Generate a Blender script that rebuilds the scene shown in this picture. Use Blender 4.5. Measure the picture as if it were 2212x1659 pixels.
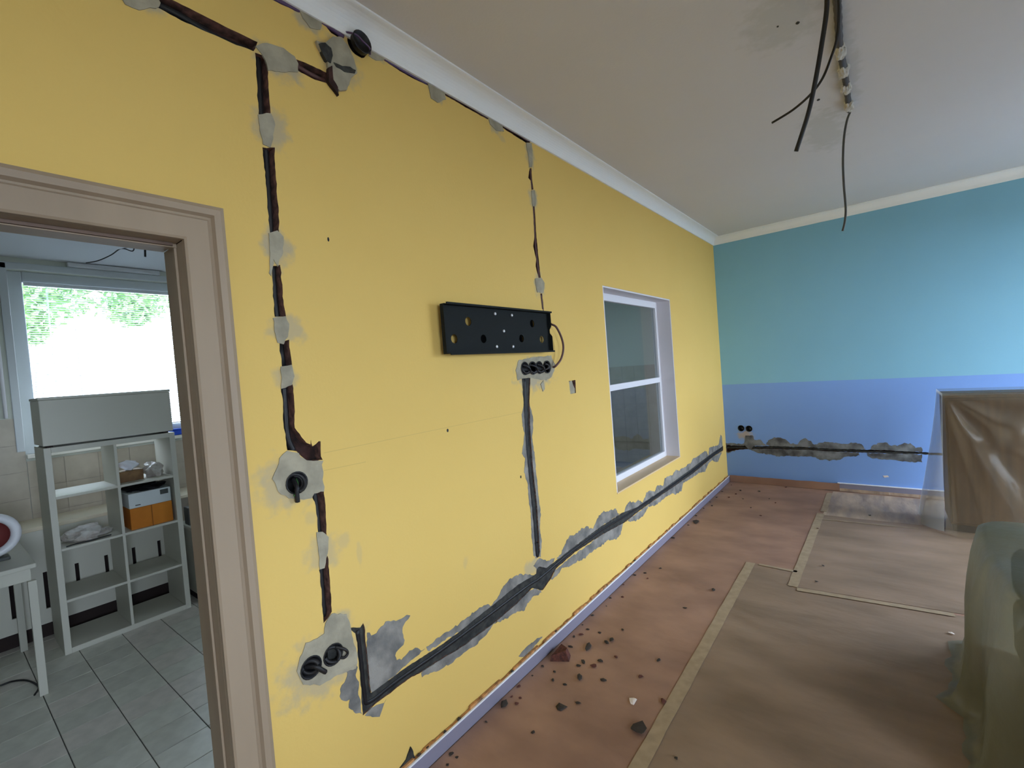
import bpy, bmesh, math, random
from mathutils import Vector, Matrix, noise
from mathutils.geometry import tessellate_polygon

# ------------------------------------------------------------------ camera, world, light, exposure
scene = bpy.context.scene
col = scene.collection
for o in list(bpy.data.objects):
    bpy.data.objects.remove(o)

cam = bpy.data.cameras.new('camera')
cam.sensor_width = 36.0
cam.lens = 16.3826
cam.clip_start = 0.02
cam_ob = bpy.data.objects.new('camera', cam)
col.objects.link(cam_ob)
cam_ob.matrix_world = Matrix([[0.7855384, 0.0426959, 0.6173383, 1.54058], [0.6140259, 0.0700691, -0.7861696, -6.217], [-0.0768225, 0.996628, 0.0288256, 1.6]] + [[0, 0, 0, 1]])
scene.camera = cam_ob

world = bpy.data.worlds.new('overcast_sky')
scene.world = world
world.use_nodes = True
bg = world.node_tree.nodes['Background']
bg.inputs[0].default_value = (0.80, 0.91, 1.10, 1)
bg.inputs[1].default_value = 6.0

vs = scene.view_settings
vs.view_transform = 'Standard'
vs.look = 'None'
vs.exposure = 1.45
vs.gamma = 1.0
vs.use_curve_mapping = False
scene.cycles.max_bounces = 14
scene.cycles.diffuse_bounces = 8
scene.cycles.transparent_max_bounces = 24
scene.cycles.sample_clamp_indirect = 4.0
scene.cycles.use_denoising = True

# main-room dimensions (metres): yellow wall on x = 0, blue wall leaves the corner (0, 0)
TH = -0.021873                 # the blue wall is a touch out of square
W = 4.3                  # distance to the wall with the windows
YB = -8.4                # wall behind the camera
T = 0.13                 # thickness of the yellow wall
PL = 0.04                # its plaster layer
def ceil_z(y): return 3.043 + 0.0072 * y
# windows of the right-hand wall: y0, y1, z0, z1
WINDOWS = [(-2.6, -0.16, 0.06, 2.55), (-7.7, -5.7, 0.75, 2.5)]
# kitchen behind the yellow wall
KX = -3.45
KY0, KY1 = -7.6, 0.7
KC = 2.72
KWIN = (-5.75, -4.5, 1.25, 2.63)
KWIN_FILL = (-1.9, -0.8, 1.1, 2.3)  # unseen opening, added to brighten the far end of the kitchen

def portal(loc, rot, sx, sy):
    l = bpy.data.lights.new('window_portal', 'AREA')
    l.shape = 'RECTANGLE'; l.size = sx; l.size_y = sy
    l.cycles.is_portal = True
    ob = bpy.data.objects.new('window_portal', l)
    ob.location = loc; ob.rotation_euler = rot
    ob['kind'] = 'helper'
    col.objects.link(ob)
for (a, b, z0, z1) in WINDOWS:
    portal((W + 0.3, (a + b) / 2, (z0 + z1) / 2), (0, math.pi / 2, 0), z1 - z0, b - a)
for k in (KWIN, KWIN_FILL):
    portal((KX - 0.32, (k[0] + k[1]) / 2, (k[2] + k[3]) / 2), (0, -math.pi / 2, 0), k[3] - k[2], k[1] - k[0])

# ------------------------------------------------------------------ helpers
def lin(c):
    out = []
    for v in c:
        v /= 255.0
        out.append(v / 12.92 if v <= 0.04045 else ((v + 0.055) / 1.055) ** 2.4)
    return (*out, 1.0)

def new_mat(name):
    m = bpy.data.materials.new(name)
    m.use_nodes = True
    nt = m.node_tree
    return m, nt, nt.nodes, nt.links, nt.nodes['Principled BSDF']

def M(name, c, rough=0.6, c2=None, nscale=6.0, bump=None, spec=0.4, metallic=0.0, stretch=(1, 1, 1), detail=4.0, contrast=(0.35, 0.65)):
    m, nt, N, L, p = new_mat(name)
    p.inputs['Base Color'].default_value = lin(c)
    p.inputs['Roughness'].default_value = rough
    p.inputs['Specular IOR Level'].default_value = spec
    p.inputs['Metallic'].default_value = metallic
    if c2 or bump:
        tc = N.new('ShaderNodeTexCoord')
        mp = N.new('ShaderNodeMapping'); mp.inputs['Scale'].default_value = stretch
        L.new(tc.outputs['Object'], mp.inputs['Vector'])
    if c2:
        nz = N.new('ShaderNodeTexNoise'); nz.inputs['Scale'].default_value = nscale; nz.inputs['Detail'].default_value = detail
        L.new(mp.outputs[0], nz.inputs['Vector'])
        mr = N.new('ShaderNodeMapRange')
        mr.inputs[1].default_value = contrast[0]; mr.inputs[2].default_value = contrast[1]
        L.new(nz.outputs[0], mr.inputs[0])
        mx = N.new('ShaderNodeMix'); mx.data_type = 'RGBA'
        mx.inputs['A'].default_value = lin(c); mx.inputs['B'].default_value = lin(c2)
        L.new(mr.outputs[0], mx.inputs['Factor'])
        L.new(mx.outputs['Result'], p.inputs['Base Color'])
    if bump:
        n2 = N.new('ShaderNodeTexNoise'); n2.inputs['Scale'].default_value = bump[0]; n2.inputs['Detail'].default_value = 6
        L.new(mp.outputs[0], n2.inputs['Vector'])
        b = N.new('ShaderNodeBump'); b.inputs['Strength'].default_value = bump[1]; b.inputs['Distance'].default_value = bump[2] if len(bump) > 2 else 0.01
        L.new(n2.outputs[0], b.inputs['Height'])
        L.new(b.outputs[0], p.inputs['Normal'])
    return m

def smear_paint(name, colour_fn, grey, smears, axes, rough=0.75, bump=(90, 0.12, 0.004)):
    """Painted plaster with soft-edged filler smears: smears = (u, v, ru, rv, strength) in metres on the wall."""
    m, nt, N, L, p = new_mat(name)
    p.inputs['Roughness'].default_value = rough
    p.inputs['Specular IOR Level'].default_value = 0.25
    tc = N.new('ShaderNodeTexCoord')
    sp = N.new('ShaderNodeSeparateXYZ'); L.new(tc.outputs['Object'], sp.inputs[0])
    nz = N.new('ShaderNodeTexNoise'); nz.inputs['Scale'].default_value = 22; nz.inputs['Detail'].default_value = 5
    L.new(tc.outputs['Object'], nz.inputs['Vector'])
    def math_node(op, a, b=None):
        n = N.new('ShaderNodeMath'); n.operation = op
        for i, v in enumerate((a, b)):
            if v is None: continue
            if isinstance(v, (int, float)): n.inputs[i].default_value = v
            else: L.new(v, n.inputs[i])
        return n.outputs[0]
    wob = math_node('MULTIPLY', math_node('SUBTRACT', nz.outputs[0], 0.5), 1.6)
    acc = None
    for (u, v, ru, rv, st) in smears:
        du = math_node('MULTIPLY', math_node('SUBTRACT', sp.outputs[axes[0]], u), 1 / ru)
        dv = math_node('MULTIPLY', math_node('SUBTRACT', sp.outputs[axes[1]], v), 1 / rv)
        d = math_node('SQRT', math_node('ADD', math_node('MULTIPLY', du, du), math_node('MULTIPLY', dv, dv)))
        d = math_node('ADD', d, wob)
        mr = N.new('ShaderNodeMapRange'); mr.interpolation_type = 'SMOOTHSTEP'
        mr.inputs[1].default_value = 0.45; mr.inputs[2].default_value = 1.15
        mr.inputs[3].default_value = st; mr.inputs[4].default_value = 0.0
        L.new(d, mr.inputs[0])
        acc = mr.outputs[0] if acc is None else math_node('MAXIMUM', acc, mr.outputs[0])
    base = colour_fn(N, L, tc, sp)
    mx = N.new('ShaderNodeMix'); mx.data_type = 'RGBA'
    L.new(base, mx.inputs['A']); mx.inputs['B'].default_value = lin(grey)
    if acc is None: mx.inputs['Factor'].default_value = 0
    else: L.new(acc, mx.inputs['Factor'])
    L.new(mx.outputs['Result'], p.inputs['Base Color'])
    n2 = N.new('ShaderNodeTexNoise'); n2.inputs['Scale'].default_value = bump[0]; n2.inputs['Detail'].default_value = 5
    L.new(tc.outputs['Object'], n2.inputs['Vector'])
    b = N.new('ShaderNodeBump'); b.inputs['Strength'].default_value = bump[1]; b.inputs['Distance'].default_value = bump[2]
    L.new(n2.outputs[0], b.inputs['Height']); L.new(b.outputs[0], p.inputs['Normal'])
    return m

def noisy(N, L, tc, c, c2, scale):
    nz = N.new('ShaderNodeTexNoise'); nz.inputs['Scale'].default_value = scale; nz.inputs['Detail'].default_value = 5
    L.new(tc.outputs['Object'], nz.inputs['Vector'])
    mx = N.new('ShaderNodeMix'); mx.data_type = 'RGBA'
    mx.inputs['A'].default_value = lin(c); mx.inputs['B'].default_value = lin(c2)
    L.new(nz.outputs[0], mx.inputs['Factor'])
    return mx.outputs['Result']

def pane_mat(name, tint, base=0.04, rough=0.02, extra=None):
    m, nt, N, L, p = new_mat(name)
    out = N['Material Output']
    tr = N.new('ShaderNodeBsdfTransparent'); tr.inputs[0].default_value = (*tint, 1)
    gl = N.new('ShaderNodeBsdfGlossy'); gl.inputs['Roughness'].default_value = rough
    fr = N.new('ShaderNodeFresnel')
    ge = N.new('ShaderNodeNewGeometry'); ir = N.new('ShaderNodeMapRange')
    ir.inputs[3].default_value = 1.45; ir.inputs[4].default_value = 1 / 1.45
    L.new(ge.outputs['Backfacing'], ir.inputs[0]); L.new(ir.outputs[0], fr.inputs[0])
    mx = N.new('ShaderNodeMixShader')
    L.new(fr.outputs[0], mx.inputs[0]); L.new(tr.outputs[0], mx.inputs[1]); L.new(gl.outputs[0], mx.inputs[2])
    L.new(mx.outputs[0], out.inputs['Surface'])
    return m

def film_mat(name, c, opacity, rough=0.28):
    m, nt, N, L, p = new_mat(name)
    out = N['Material Output']
    p.inputs['Base Color'].default_value = lin(c)
    p.inputs['Roughness'].default_value = rough
    p.inputs['Specular IOR Level'].default_value = 0.6
    tr = N.new('ShaderNodeBsdfTransparent'); tr.inputs[0].default_value = (0.95, 0.95, 0.93, 1)
    mx = N.new('ShaderNodeMixShader'); mx.inputs[0].default_value = opacity
    tl = N.new('ShaderNodeBsdfTranslucent'); tl.inputs[0].default_value = lin(c)
    m2 = N.new('ShaderNodeMixShader'); m2.inputs[0].default_value = 0.5
    L.new(p.outputs[0], m2.inputs[1]); L.new(tl.outputs[0], m2.inputs[2])
    tc = N.new('ShaderNodeTexCoord')
    nz = N.new('ShaderNodeTexNoise'); nz.inputs['Scale'].default_value = 9; nz.inputs['Detail'].default_value = 5
    L.new(tc.outputs['Object'], nz.inputs['Vector'])
    b = N.new('ShaderNodeBump'); b.inputs['Strength'].default_value = 0.35; b.inputs['Distance'].default_value = 0.03
    L.new(nz.outputs[0], b.inputs['Height']); L.new(b.outputs[0], p.inputs['Normal'])
    L.new(tr.outputs[0], mx.inputs[1]); L.new(m2.outputs[0], mx.inputs[2]); L.new(mx.outputs[0], out.inputs['Surface'])
    return m

def tag(o, label=None, cat=None, group=None, kind=None):
    if label: o['label'] = label
    if cat: o['category'] = cat
    if group: o['group'] = group
    if kind: o['kind'] = kind
    return o

def empty(name, loc=(0, 0, 0), rz=0.0):
    o = bpy.data.objects.new(name, None)
    o.empty_display_size = 0.1
    o.location = loc; o.rotation_euler = (0, 0, rz)
    col.objects.link(o)
    return o

def add(name, me, mat, parent=None, smooth=False):
    o = bpy.data.objects.new(name, me)
    for m in (mat if isinstance(mat, (list, tuple)) else [mat]):
        me.materials.append(m)
    col.objects.link(o)
    if parent is not None:
        o.parent = parent
    if smooth:
        for p in me.polygons: p.use_smooth = True
    return o

def share(name, src, parent=None):
    o = bpy.data.objects.new(name, src.data)
    col.objects.link(o)
    if parent is not None: o.parent = parent
    return o

def pydata(name, v, f, mat, parent=None, smooth=False, fm=None):
    me = bpy.data.meshes.new(name)
    me.from_pydata([tuple(q) for q in v], [], f)
    if fm:
        for p, i in zip(me.polygons, fm): p.material_index = i
    bm = bmesh.new(); bm.from_mesh(me)
    bmesh.ops.recalc_face_normals(bm, faces=bm.faces)
    bm.to_mesh(me); bm.free()
    return add(name, me, mat, parent, smooth)

def boxes(name, lst, mat, parent=None, bevel=0.0, seg=2):
    bm = bmesh.new()
    for (lo, hi) in lst:
        r = bmesh.ops.create_cube(bm, size=1)
        for v in r['verts']:
            v.co = Vector([lo[i] + (v.co[i] + 0.5) * (hi[i] - lo[i]) for i in range(3)])
    if bevel:
        bmesh.ops.bevel(bm, geom=list(bm.edges), offset=bevel, segments=seg, affect='EDGES', profile=0.5)
    me = bpy.data.meshes.new(name); bm.to_mesh(me); bm.free()
    return add(name, me, mat, parent)

def box(name, lo, hi, mat, parent=None, bevel=0.0, seg=2):
    return boxes(name, [(lo, hi)], mat, parent, bevel, seg)

def slab(name, loops, to3, d0, d1, mat, parent=None, back=True):
    """Flat plate with holes: loops[0] outline, the rest holes, from depth d0 (back) to d1 (front).
    material 0 front, 1 edges and back."""
    vec = [[Vector((u, v, 0)) for (u, v) in lp] for lp in loops]
    tris = tessellate_polygon(vec)
    flat = [q for lp in loops for q in lp]
    n = len(flat)
    V = [to3(u, v, d1) for (u, v) in flat] + [to3(u, v, d0) for (u, v) in flat]
    F, fm = [], []
    for t in tris:
        F.append(tuple(t)); fm.append(0)
        if back:
            F.append(tuple(i + n for i in reversed(t))); fm.append(1)
    base = 0
    for lp in loops:
        k = len(lp)
        for i in range(k):
            a, b = base + i, base + (i + 1) % k
            F.append((a, b, b + n, a + n)); fm.append(1)
        base += k
    mats = mat if isinstance(mat, (list, tuple)) else [mat, mat]
    return pydata(name, V, F, mats, parent, fm=fm)

def jag(pts, amp, step, seed):
    """Resample a closed outline and roughen it."""
    out = []
    k = len(pts)
    rnd = random.Random(seed)
    off = rnd.random() * 50
    for i in range(k):
        a = Vector(pts[i]); b = Vector(pts[(i + 1) % k])
        d = b - a
        m = max(1, int(d.length / step))
        nrm = Vector((-d.y, d.x)).normalized() if d.length > 1e-6 else Vector((0, 0))
        for j in range(m):
            q = a + d * (j / m)
            h = noise.noise(Vector((q.x * 38 + off, q.y * 38, 1.7))) + 0.6 * noise.noise(Vector((q.x * 110 + off, q.y * 110, 5.1)))
            q = q + nrm * amp * h
            out.append((q.x, q.y))
    return out

def circle(c, ru, rv=None, n=20, ph=0.0):
    rv = rv or ru
    return [(c[0] + ru * math.cos(2 * math.pi * i / n + ph), c[1] + rv * math.sin(2 * math.pi * i / n + ph)) for i in range(n)]

def catmull(pts, n=8):
    P = [Vector(p) for p in pts]
    if len(P) < 3: return P
    out = []
    for i in range(len(P) - 1):
        p0 = P[max(i - 1, 0)]; p1 = P[i]; p2 = P[i + 1]; p3 = P[min(i + 2, len(P) - 1)]
        for j in range(n):
            t = j / n
            out.append(0.5 * ((2 * p1) + (p2 - p0) * t + (2 * p0 - 5 * p1 + 4 * p2 - p3) * t * t + (3 * p1 - p0 - 3 * p2 + p3) * t ** 3))
    out.append(P[-1])
    return out

def tube(name, pts, r, mat, parent=None, sides=8, n=6, ribs=0.0):
    P = catmull(pts, n)
    V, F = [], []
    up = Vector((0.31, 0.11, 0.94))
    prev = None
    for i, p in enumerate(P):
        t = (P[min(i + 1, len(P) - 1)] - P[max(i - 1, 0)]).normalized()
        if prev is None:
            x = t.cross(up)
            if x.length < 0.1: x = t.cross(Vector((1, 0, 0)))
            x.normalize()
        else:
            x = (prev - t * prev.dot(t)).normalized()
        prev = x
        y = t.cross(x)
        rr = r * (1 + (ribs if i % 2 else 0))
        for s in range(sides):
            a = 2 * math.pi * s / sides
            V.append(p + (x * math.cos(a) + y * math.sin(a)) * rr)
    m = len(P)
    for i in range(m - 1):
        for s in range(sides):
            a = i * sides + s; b = i * sides + (s + 1) % sides
            F.append((a, b, b + sides, a + sides))
    F.append(tuple(range(sides))); F.append(tuple(range((m - 1) * sides, m * sides)))
    return pydata(name, V, F, mat, parent, smooth=True)

def lathe(name, prof, mat, parent=None, seg=24, centre=(0, 0, 0)):
    V, F = [], []
    for (r, z) in prof:
        for s in range(seg):
            a = 2 * math.pi * s / seg
            V.append((centre[0] + r * math.cos(a), centre[1] + r * math.sin(a), centre[2] + z))
    for i in range(len(prof) - 1):
        for s in range(seg):
            a = i * seg + s; b = i * seg + (s + 1) % seg
            F.append((a, b, b + seg, a + seg))
    F.append(tuple(range(seg))); F.append(tuple(range((len(prof) - 1) * seg, len(prof) * seg)))
    return pydata(name, V, F, mat, parent, smooth=True)

def wall3(u, v, d): return (d, u, v)                 # yellow wall: u = y, v = z, d into the room
def blue3(u, v, d): return (u, -d, v)                # blue wall, local frame
def floor3(u, v, d): return (u, v, d)
def ceil3(u, v, d): return (u, v, ceil_z(v) - d)

# ------------------------------------------------------------------ materials
YEL, YEL2 = (228, 194, 112), (222, 187, 103)
plaster = M('filler_plaster', (172, 164, 142), 0.85, (146, 140, 122), 14, (60, 0.5, 0.006))
render_grey = M('exposed_grey_render', (150, 146, 138), 0.9, (104, 103, 100), 11, (70, 0.6, 0.006))
brick_shaded = M('chased_brick_shaded', (74, 46, 40), 0.95, (30, 24, 22), 16, (50, 0.8, 0.01))  # brick coloured near black so the flatly lit chases look shaded
chase_edge = M('broken_plaster_edge', (140, 100, 88), 0.95, (84, 62, 56), 40, (80, 0.6, 0.005))
mortar_and_shade = M('dark_mortar_and_shade', (62, 62, 58), 0.85, (36, 37, 36), 30, (60, 0.7, 0.008))
black_plastic = M('black_plastic', (26, 26, 28), 0.45)
cable_black = M('cable_black', (30, 29, 30), 0.5)
cable_brown = M('cable_brown', (92, 62, 60), 0.5)
cable_purple = M('cable_purple', (92, 70, 104), 0.5)
conduit_grey = M('conduit_grey', (74, 68, 66), 0.6)
steel_black = M('powder_coated_steel', (26, 30, 30), 0.75, spec=0.2, bump=(200, 0.08, 0.001))
screw_steel = M('screw_steel', (214, 216, 218), 0.35, metallic=0.3)
white_lacquer = M('white_lacquer', (226, 226, 232), 0.4)
white_paint = M('white_ceiling_paint', (233, 232, 228), 0.8, bump=(120, 0.06, 0.003))
cornice_white = M('cornice_white', (240, 242, 242), 0.7)
door_white = M('door_frame_paint', (164, 145, 122), 0.5, (152, 134, 113), 5, stretch=(1, 1, 0.15))
door_seal = M('door_seal', (112, 92, 80), 0.6)
paper_red = M('builders_paper', (168, 132, 112), 0.62, (142, 110, 94), 3.0, (3.5, 0.35, 0.03), stretch=(0.8, 1.3, 1))
paper_olive = M('builders_paper_greyer', (156, 132, 112), 0.58, (130, 110, 91), 2.4, (3, 0.45, 0.03), stretch=(0.7, 1.6, 1))
foil_light = M('thin_foil', (196, 172, 148), 0.55, (150, 132, 120), 3, (5, 0.4, 0.03), stretch=(3, 0.6, 1))
tape = M('masking_tape', (172, 152, 126), 0.6, (158, 139, 114), 20)
skirt_pvc = M('skirting_lilac', (136, 133, 150), 0.35)
skirt_lip = M('skirting_white_lip', (232, 234, 240), 0.35)
foam_orange = M('old_glue_and_wood', (208, 152, 96), 0.9, (136, 98, 66), 30, (60, 0.8, 0.006))
crumb_dark = M('mortar_crumb', (74, 66, 60), 0.95, (44, 40, 38), 60)
crumb_brick = M('brick_crumb', (112, 66, 56), 0.95, (70, 44, 40), 60)
crumb_white = M('plaster_crumb', (226, 214, 206), 0.95)
glass = pane_mat('window_pane', (0.80, 0.83, 0.83))
glass_clear = pane_mat('window_pane_clear', (0.95, 0.97, 0.97))
film_brown = film_mat('dust_sheet_film', (172, 160, 138), 0.36, 0.2)
film_double_lit = film_mat('dust_sheet_film_doubled_lit', (200, 200, 194), 0.62)  # doubled film, also made paler as if light came through from behind
film_green = film_mat('dust_sheet_film_thick', (152, 152, 134), 0.78)
wood_brown = M('cabinet_wood', (96, 68, 40), 0.55, (76, 52, 30), 3, stretch=(8, 8, 0.6))
fabric_grey = M('armchair_fabric', (84, 78, 62), 0.9, (66, 62, 50), 20)
tile_floor = [M('floor_tile_%d' % i, c, 0.35, c2, 14) for i, (c, c2) in enumerate([((212, 210, 198), (198, 196, 184)), ((204, 202, 190), (190, 188, 177)), ((216, 208, 198), (200, 194, 184))])]
grout = M('dark_grout', (100, 98, 92), 0.95)
tile_wall = M('beige_wall_tile', (176, 166, 150), 0.3, (164, 154, 138), 8)
tile_joint = M('wall_tile_joint', (150, 142, 130), 0.9)
kitchen_paint = M('kitchen_pale_paint', (198, 202, 192), 0.8)
kitchen_ceiling = M('kitchen_ceiling_paint', (206, 208, 212), 0.85)
shelf_white = M('shelf_white', (196, 194, 182), 0.45)
cover_white = M('radiator_cover_white', (206, 204, 192), 0.5)
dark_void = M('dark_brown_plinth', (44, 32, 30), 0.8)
cardboard = M('orange_cardboard', (206, 128, 40), 0.8, (188, 112, 32), 6)
box_white = M('white_carton', (206, 212, 214), 0.7)
tissue_brown = M('tissue_box_print', (140, 108, 72), 0.7, (112, 82, 54), 18)
tissue_white = M('tissue_paper', (240, 242, 250), 0.9)
bag_white = M('crumpled_plastic_bag', (206, 204, 200), 0.4, (178, 168, 160), 24)
blue_plastic = M('blue_plastic', (28, 72, 190), 0.4)
cyan_plastic = M('pale_blue_plastic', (120, 200, 226), 0.4)
red_plastic = M('red_plastic', (190, 24, 64), 0.4)
dark_grey = M('dark_grey_plastic', (74, 76, 74), 0.5)
leaf_green = M('foliage_green', (150, 188, 118), 0.6, (104, 152, 84), 3)
bark = M('tree_bark', (96, 82, 66), 0.9)
bounce_ground = M('bounce_ground_grey', (120, 118, 110), 0.95, (104, 102, 96), 2)
wall_white = M('plain_white_wall', (216, 214, 206), 0.85)

# ------------------------------------------------------------------ yellow wall with its chases
chases = {
 'ceiling_run': [(-5.833, 2.733), (-5.765, 2.73), (-5.718, 2.73), (-5.679, 2.733), (-5.646, 2.732), (-5.599, 2.73), (-5.552, 2.73), (-5.506, 2.73), (-5.454, 2.73), (-5.47, 2.693), (-5.535, 2.687), (-5.608, 2.686), (-5.671, 2.684), (-5.722, 2.689), (-5.769, 2.689), (-5.841, 2.693)],
 'junction_run': [(-5.325, 2.736), (-5.277, 2.74), (-5.21, 2.741), (-5.21, 2.703), (-5.261, 2.694), (-5.324, 2.698)],
 'drop_a': [(-5.466, 2.692), (-5.426, 2.694), (-5.431, 2.593), (-5.433, 2.505), (-5.472, 2.491), (-5.47, 2.576)],
 'drop_b': [(-5.47, 2.386), (-5.431, 2.399), (-5.434, 2.304), (-5.436, 2.212), (-5.44, 2.116), (-5.472, 2.11), (-5.47, 2.204), (-5.469, 2.294)],
 'drop_c': [(-5.473, 2.002), (-5.447, 2.008), (-5.447, 1.904), (-5.443, 1.834), (-5.481, 1.835), (-5.479, 1.902)],
 'drop_d': [(-5.472, 1.749), (-5.439, 1.76), (-5.437, 1.663), (-5.473, 1.669)],
 'drop_e': [(-5.481, 1.601), (-5.44, 1.611), (-5.442, 1.533), (-5.447, 1.465), (-5.428, 1.429), (-5.401, 1.401), (-5.394, 1.417), (-5.392, 1.393), (-5.368, 1.406), (-5.362, 1.405), (-5.363, 1.353), (-5.359, 1.338), (-5.408, 1.34), (-5.435, 1.367), (-5.449, 1.386), (-5.477, 1.395), (-5.48, 1.411), (-5.48, 1.448), (-5.484, 1.469), (-5.479, 1.552)],
 'drop_f': [(-5.413, 1.238), (-5.366, 1.232), (-5.365, 1.166), (-5.369, 1.072), (-5.398, 1.091), (-5.399, 1.159), (-5.401, 1.202)],
 'drop_g': [(-5.407, 0.9645), (-5.372, 1.004), (-5.373, 0.9019), (-5.375, 0.8038), (-5.409, 0.7803), (-5.407, 0.8706)],
 'lower_run': [(-5.314, 0.7175), (-5.292, 0.6862), (-5.29, 0.5775), (-5.29, 0.4911), (-5.292, 0.3771), (-5.228, 0.388), (-5.06, 0.3896), (-5.024, 0.3807), (-4.935, 0.3781), (-4.766, 0.3625), (-4.571, 0.3623), (-4.384, 0.3744), (-4.214, 0.4009), (-4.122, 0.3462), (-4.031, 0.3787), (-3.977, 0.4148), (-3.76, 0.4336), (-3.406, 0.4253), (-3.013, 0.398), (-2.75, 0.4069), (-2.229, 0.4059), (-1.339, 0.3981), (-0.6022, 0.4236), (-0.1466, 0.4157), (-0.1329, 0.4709), (-0.6871, 0.4722), (-1.404, 0.4555), (-2.277, 0.4471), (-2.789, 0.4476), (-3.056, 0.481), (-3.437, 0.4836), (-3.755, 0.4699), (-3.971, 0.4596), (-4.069, 0.4586), (-4.157, 0.4977), (-4.17, 0.4612), (-4.332, 0.4704), (-4.56, 0.4541), (-4.757, 0.44), (-4.901, 0.4355), (-5.078, 0.4421), (-5.252, 0.4382), (-5.252, 0.5212), (-5.255, 0.611), (-5.254, 0.6775), (-5.257, 0.7054), (-5.272, 0.6968), (-5.285, 0.7032)],
 'box_drop': [(-4.165, 1.551), (-4.086, 1.552), (-4.109, 1.412), (-4.121, 1.283), (-4.124, 1.193), (-4.125, 1.049), (-4.112, 0.8357), (-4.119, 0.5416), (-4.164, 0.5475), (-4.16, 0.7448), (-4.168, 0.9548), (-4.176, 1.163), (-4.173, 1.291), (-4.165, 1.418)],
 'cornice_run_a': [(-5.433, 2.915), (-5.372, 2.92), (-5.291, 2.923), (-5.283, 2.918), (-5.301, 2.908), (-5.374, 2.901), (-5.434, 2.9)],
 'cornice_run_b': [(-5.218, 2.929), (-5.166, 2.929), (-5.124, 2.927), (-5.138, 2.899), (-5.178, 2.901), (-5.204, 2.92)],
 'cornice_run_c': [(-4.942, 2.927), (-4.866, 2.926), (-4.697, 2.93), (-4.702, 2.912), (-4.819, 2.905), (-4.873, 2.906), (-4.939, 2.912)],
 'cornice_run_d': [(-4.596, 2.933), (-4.471, 2.934), (-4.279, 2.939), (-4.286, 2.915), (-4.441, 2.912), (-4.592, 2.913)],
 'cornice_run_e': [(-4.168, 2.939), (-4.061, 2.942), (-3.901, 2.946), (-3.909, 2.922), (-3.952, 2.907), (-4.065, 2.91), (-4.163, 2.916)],
 'mount_run_a': [(-3.933, 2.767), (-3.914, 2.772), (-3.917, 2.713), (-3.911, 2.65), (-3.931, 2.642), (-3.933, 2.695), (-3.955, 2.705)],
 'mount_run_b': [(-3.93, 2.546), (-3.91, 2.55), (-3.915, 2.403), (-3.912, 2.282), (-3.903, 2.134), (-3.923, 2.126), (-3.947, 2.196), (-3.937, 2.238), (-3.956, 2.31), (-3.938, 2.372), (-3.933, 2.481)],
 'mount_run_c': [(-3.92, 2.039), (-3.901, 2.041), (-3.894, 1.948), (-3.913, 1.947)],
 'switch_hole': [(-3.67, 1.506), (-3.588, 1.507), (-3.594, 1.423), (-3.664, 1.423)],
}
def wall_px(u, v): return (u, v)
BOX1 = [(-5.459, 1.282)][0]
BOX2 = [(-5.467, 0.6578)][0]
BOX3 = [(-5.386, 0.6584)][0]
GANG = [(-4.132, 1.606), (-4.061, 1.605), (-3.992, 1.605), (-3.915, 1.605)]
ROUND = [(-5.065, 2.909)][0]
BR = 0.036

win_in = (-3.11, -1.705, 0.635, 2.165)       # inner window opening (y0, y1, z0, z1)
door_in = (-6.56, -5.70, 2.06)               # door lining outer faces
zt = 3.2
holes = [jag(v, 0.0035 if 'lower' in k or 'drop' in k else 0.002, 0.012, i) for i, (k, v) in enumerate(chases.items())]
holes += [circle(c, BR) for c in (BOX1, BOX2, BOX3)]
holes += [circle(c, BR) for c in GANG if c is GANG[0] or c is GANG[2]]
holes += [jag(circle(ROUND, 0.045, 0.04), 0.004, 0.01, 77)]
holes.append([(win_in[0], win_in[2]), (win_in[1], win_in[2]), (win_in[1], win_in[3]), (win_in[0], win_in[3])])
outline = [(YB, 0), (door_in[0], 0), (door_in[0], door_in[2]), (door_in[1], door_in[2]), (door_in[1], 0), (0.06, 0), (0.06, zt), (YB, zt)]
# the round hole and the gang boxes touch the neighbouring runs: keep the outlines apart
def smear_w(*a): return a
smears = []
for (u, v), ru, rv, st in [
    ([(-5.764, 2.687)][0], 0.06, 0.03, .8), ([(-5.393, 2.693)][0], 0.10, 0.06, .8), ([(-5.436, 2.462)][0], 0.07, 0.08, .7), ([(-5.45, 2.064)][0], 0.055, 0.075, .75),
    ([(-5.44, 1.794)][0], 0.075, 0.05, .6), ([(-5.461, 1.635)][0], 0.05, 0.045, .5), ([(-5.494, 1.287)][0], 0.11, 0.10, .6), ([(-5.384, 1.024)][0], 0.08, 0.07, .45),
    ([(-5.311, 1.032)][0], 0.035, 0.03, .3), ([(-5.42, 0.6413)][0], 0.17, 0.12, .6), ([(-5.348, 0.7525)][0], 0.06, 0.05, .7), ([(-4.039, 1.57)][0], 0.19, 0.10, .85),
    ([(-3.924, 2.085)][0], 0.06, 0.075, .7), ([(-3.918, 2.846)][0], 0.05, 0.08, .75), ([(-3.918, 2.597)][0], 0.045, 0.08, .7), ([(-4.227, 2.908)][0], 0.07, 0.055, .7),
    ([(-4.649, 2.907)][0], 0.06, 0.055, .7), ([(-5.267, 2.906)][0], 0.06, 0.05, .8), ([(-5.148, 2.815)][0], 0.10, 0.10, .5), ([(-4.978, 2.923)][0], 0.05, 0.035, .8),
    ([(-4.175, 2.853)][0], 0.03, 0.02, .3), ([(-5.42, 1.149)][0], 0.02, 0.03, .25), ([(-5.249, 0.9676)][0], 0.012, 0.06, .22), ([(-4.705, 0.728)][0], 0.02, 0.03, .22),
    ([(-4.199, 0.5115)][0], 0.09, 0.05, .6)]:
    smears.append((u, v, ru, rv, st))
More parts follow.
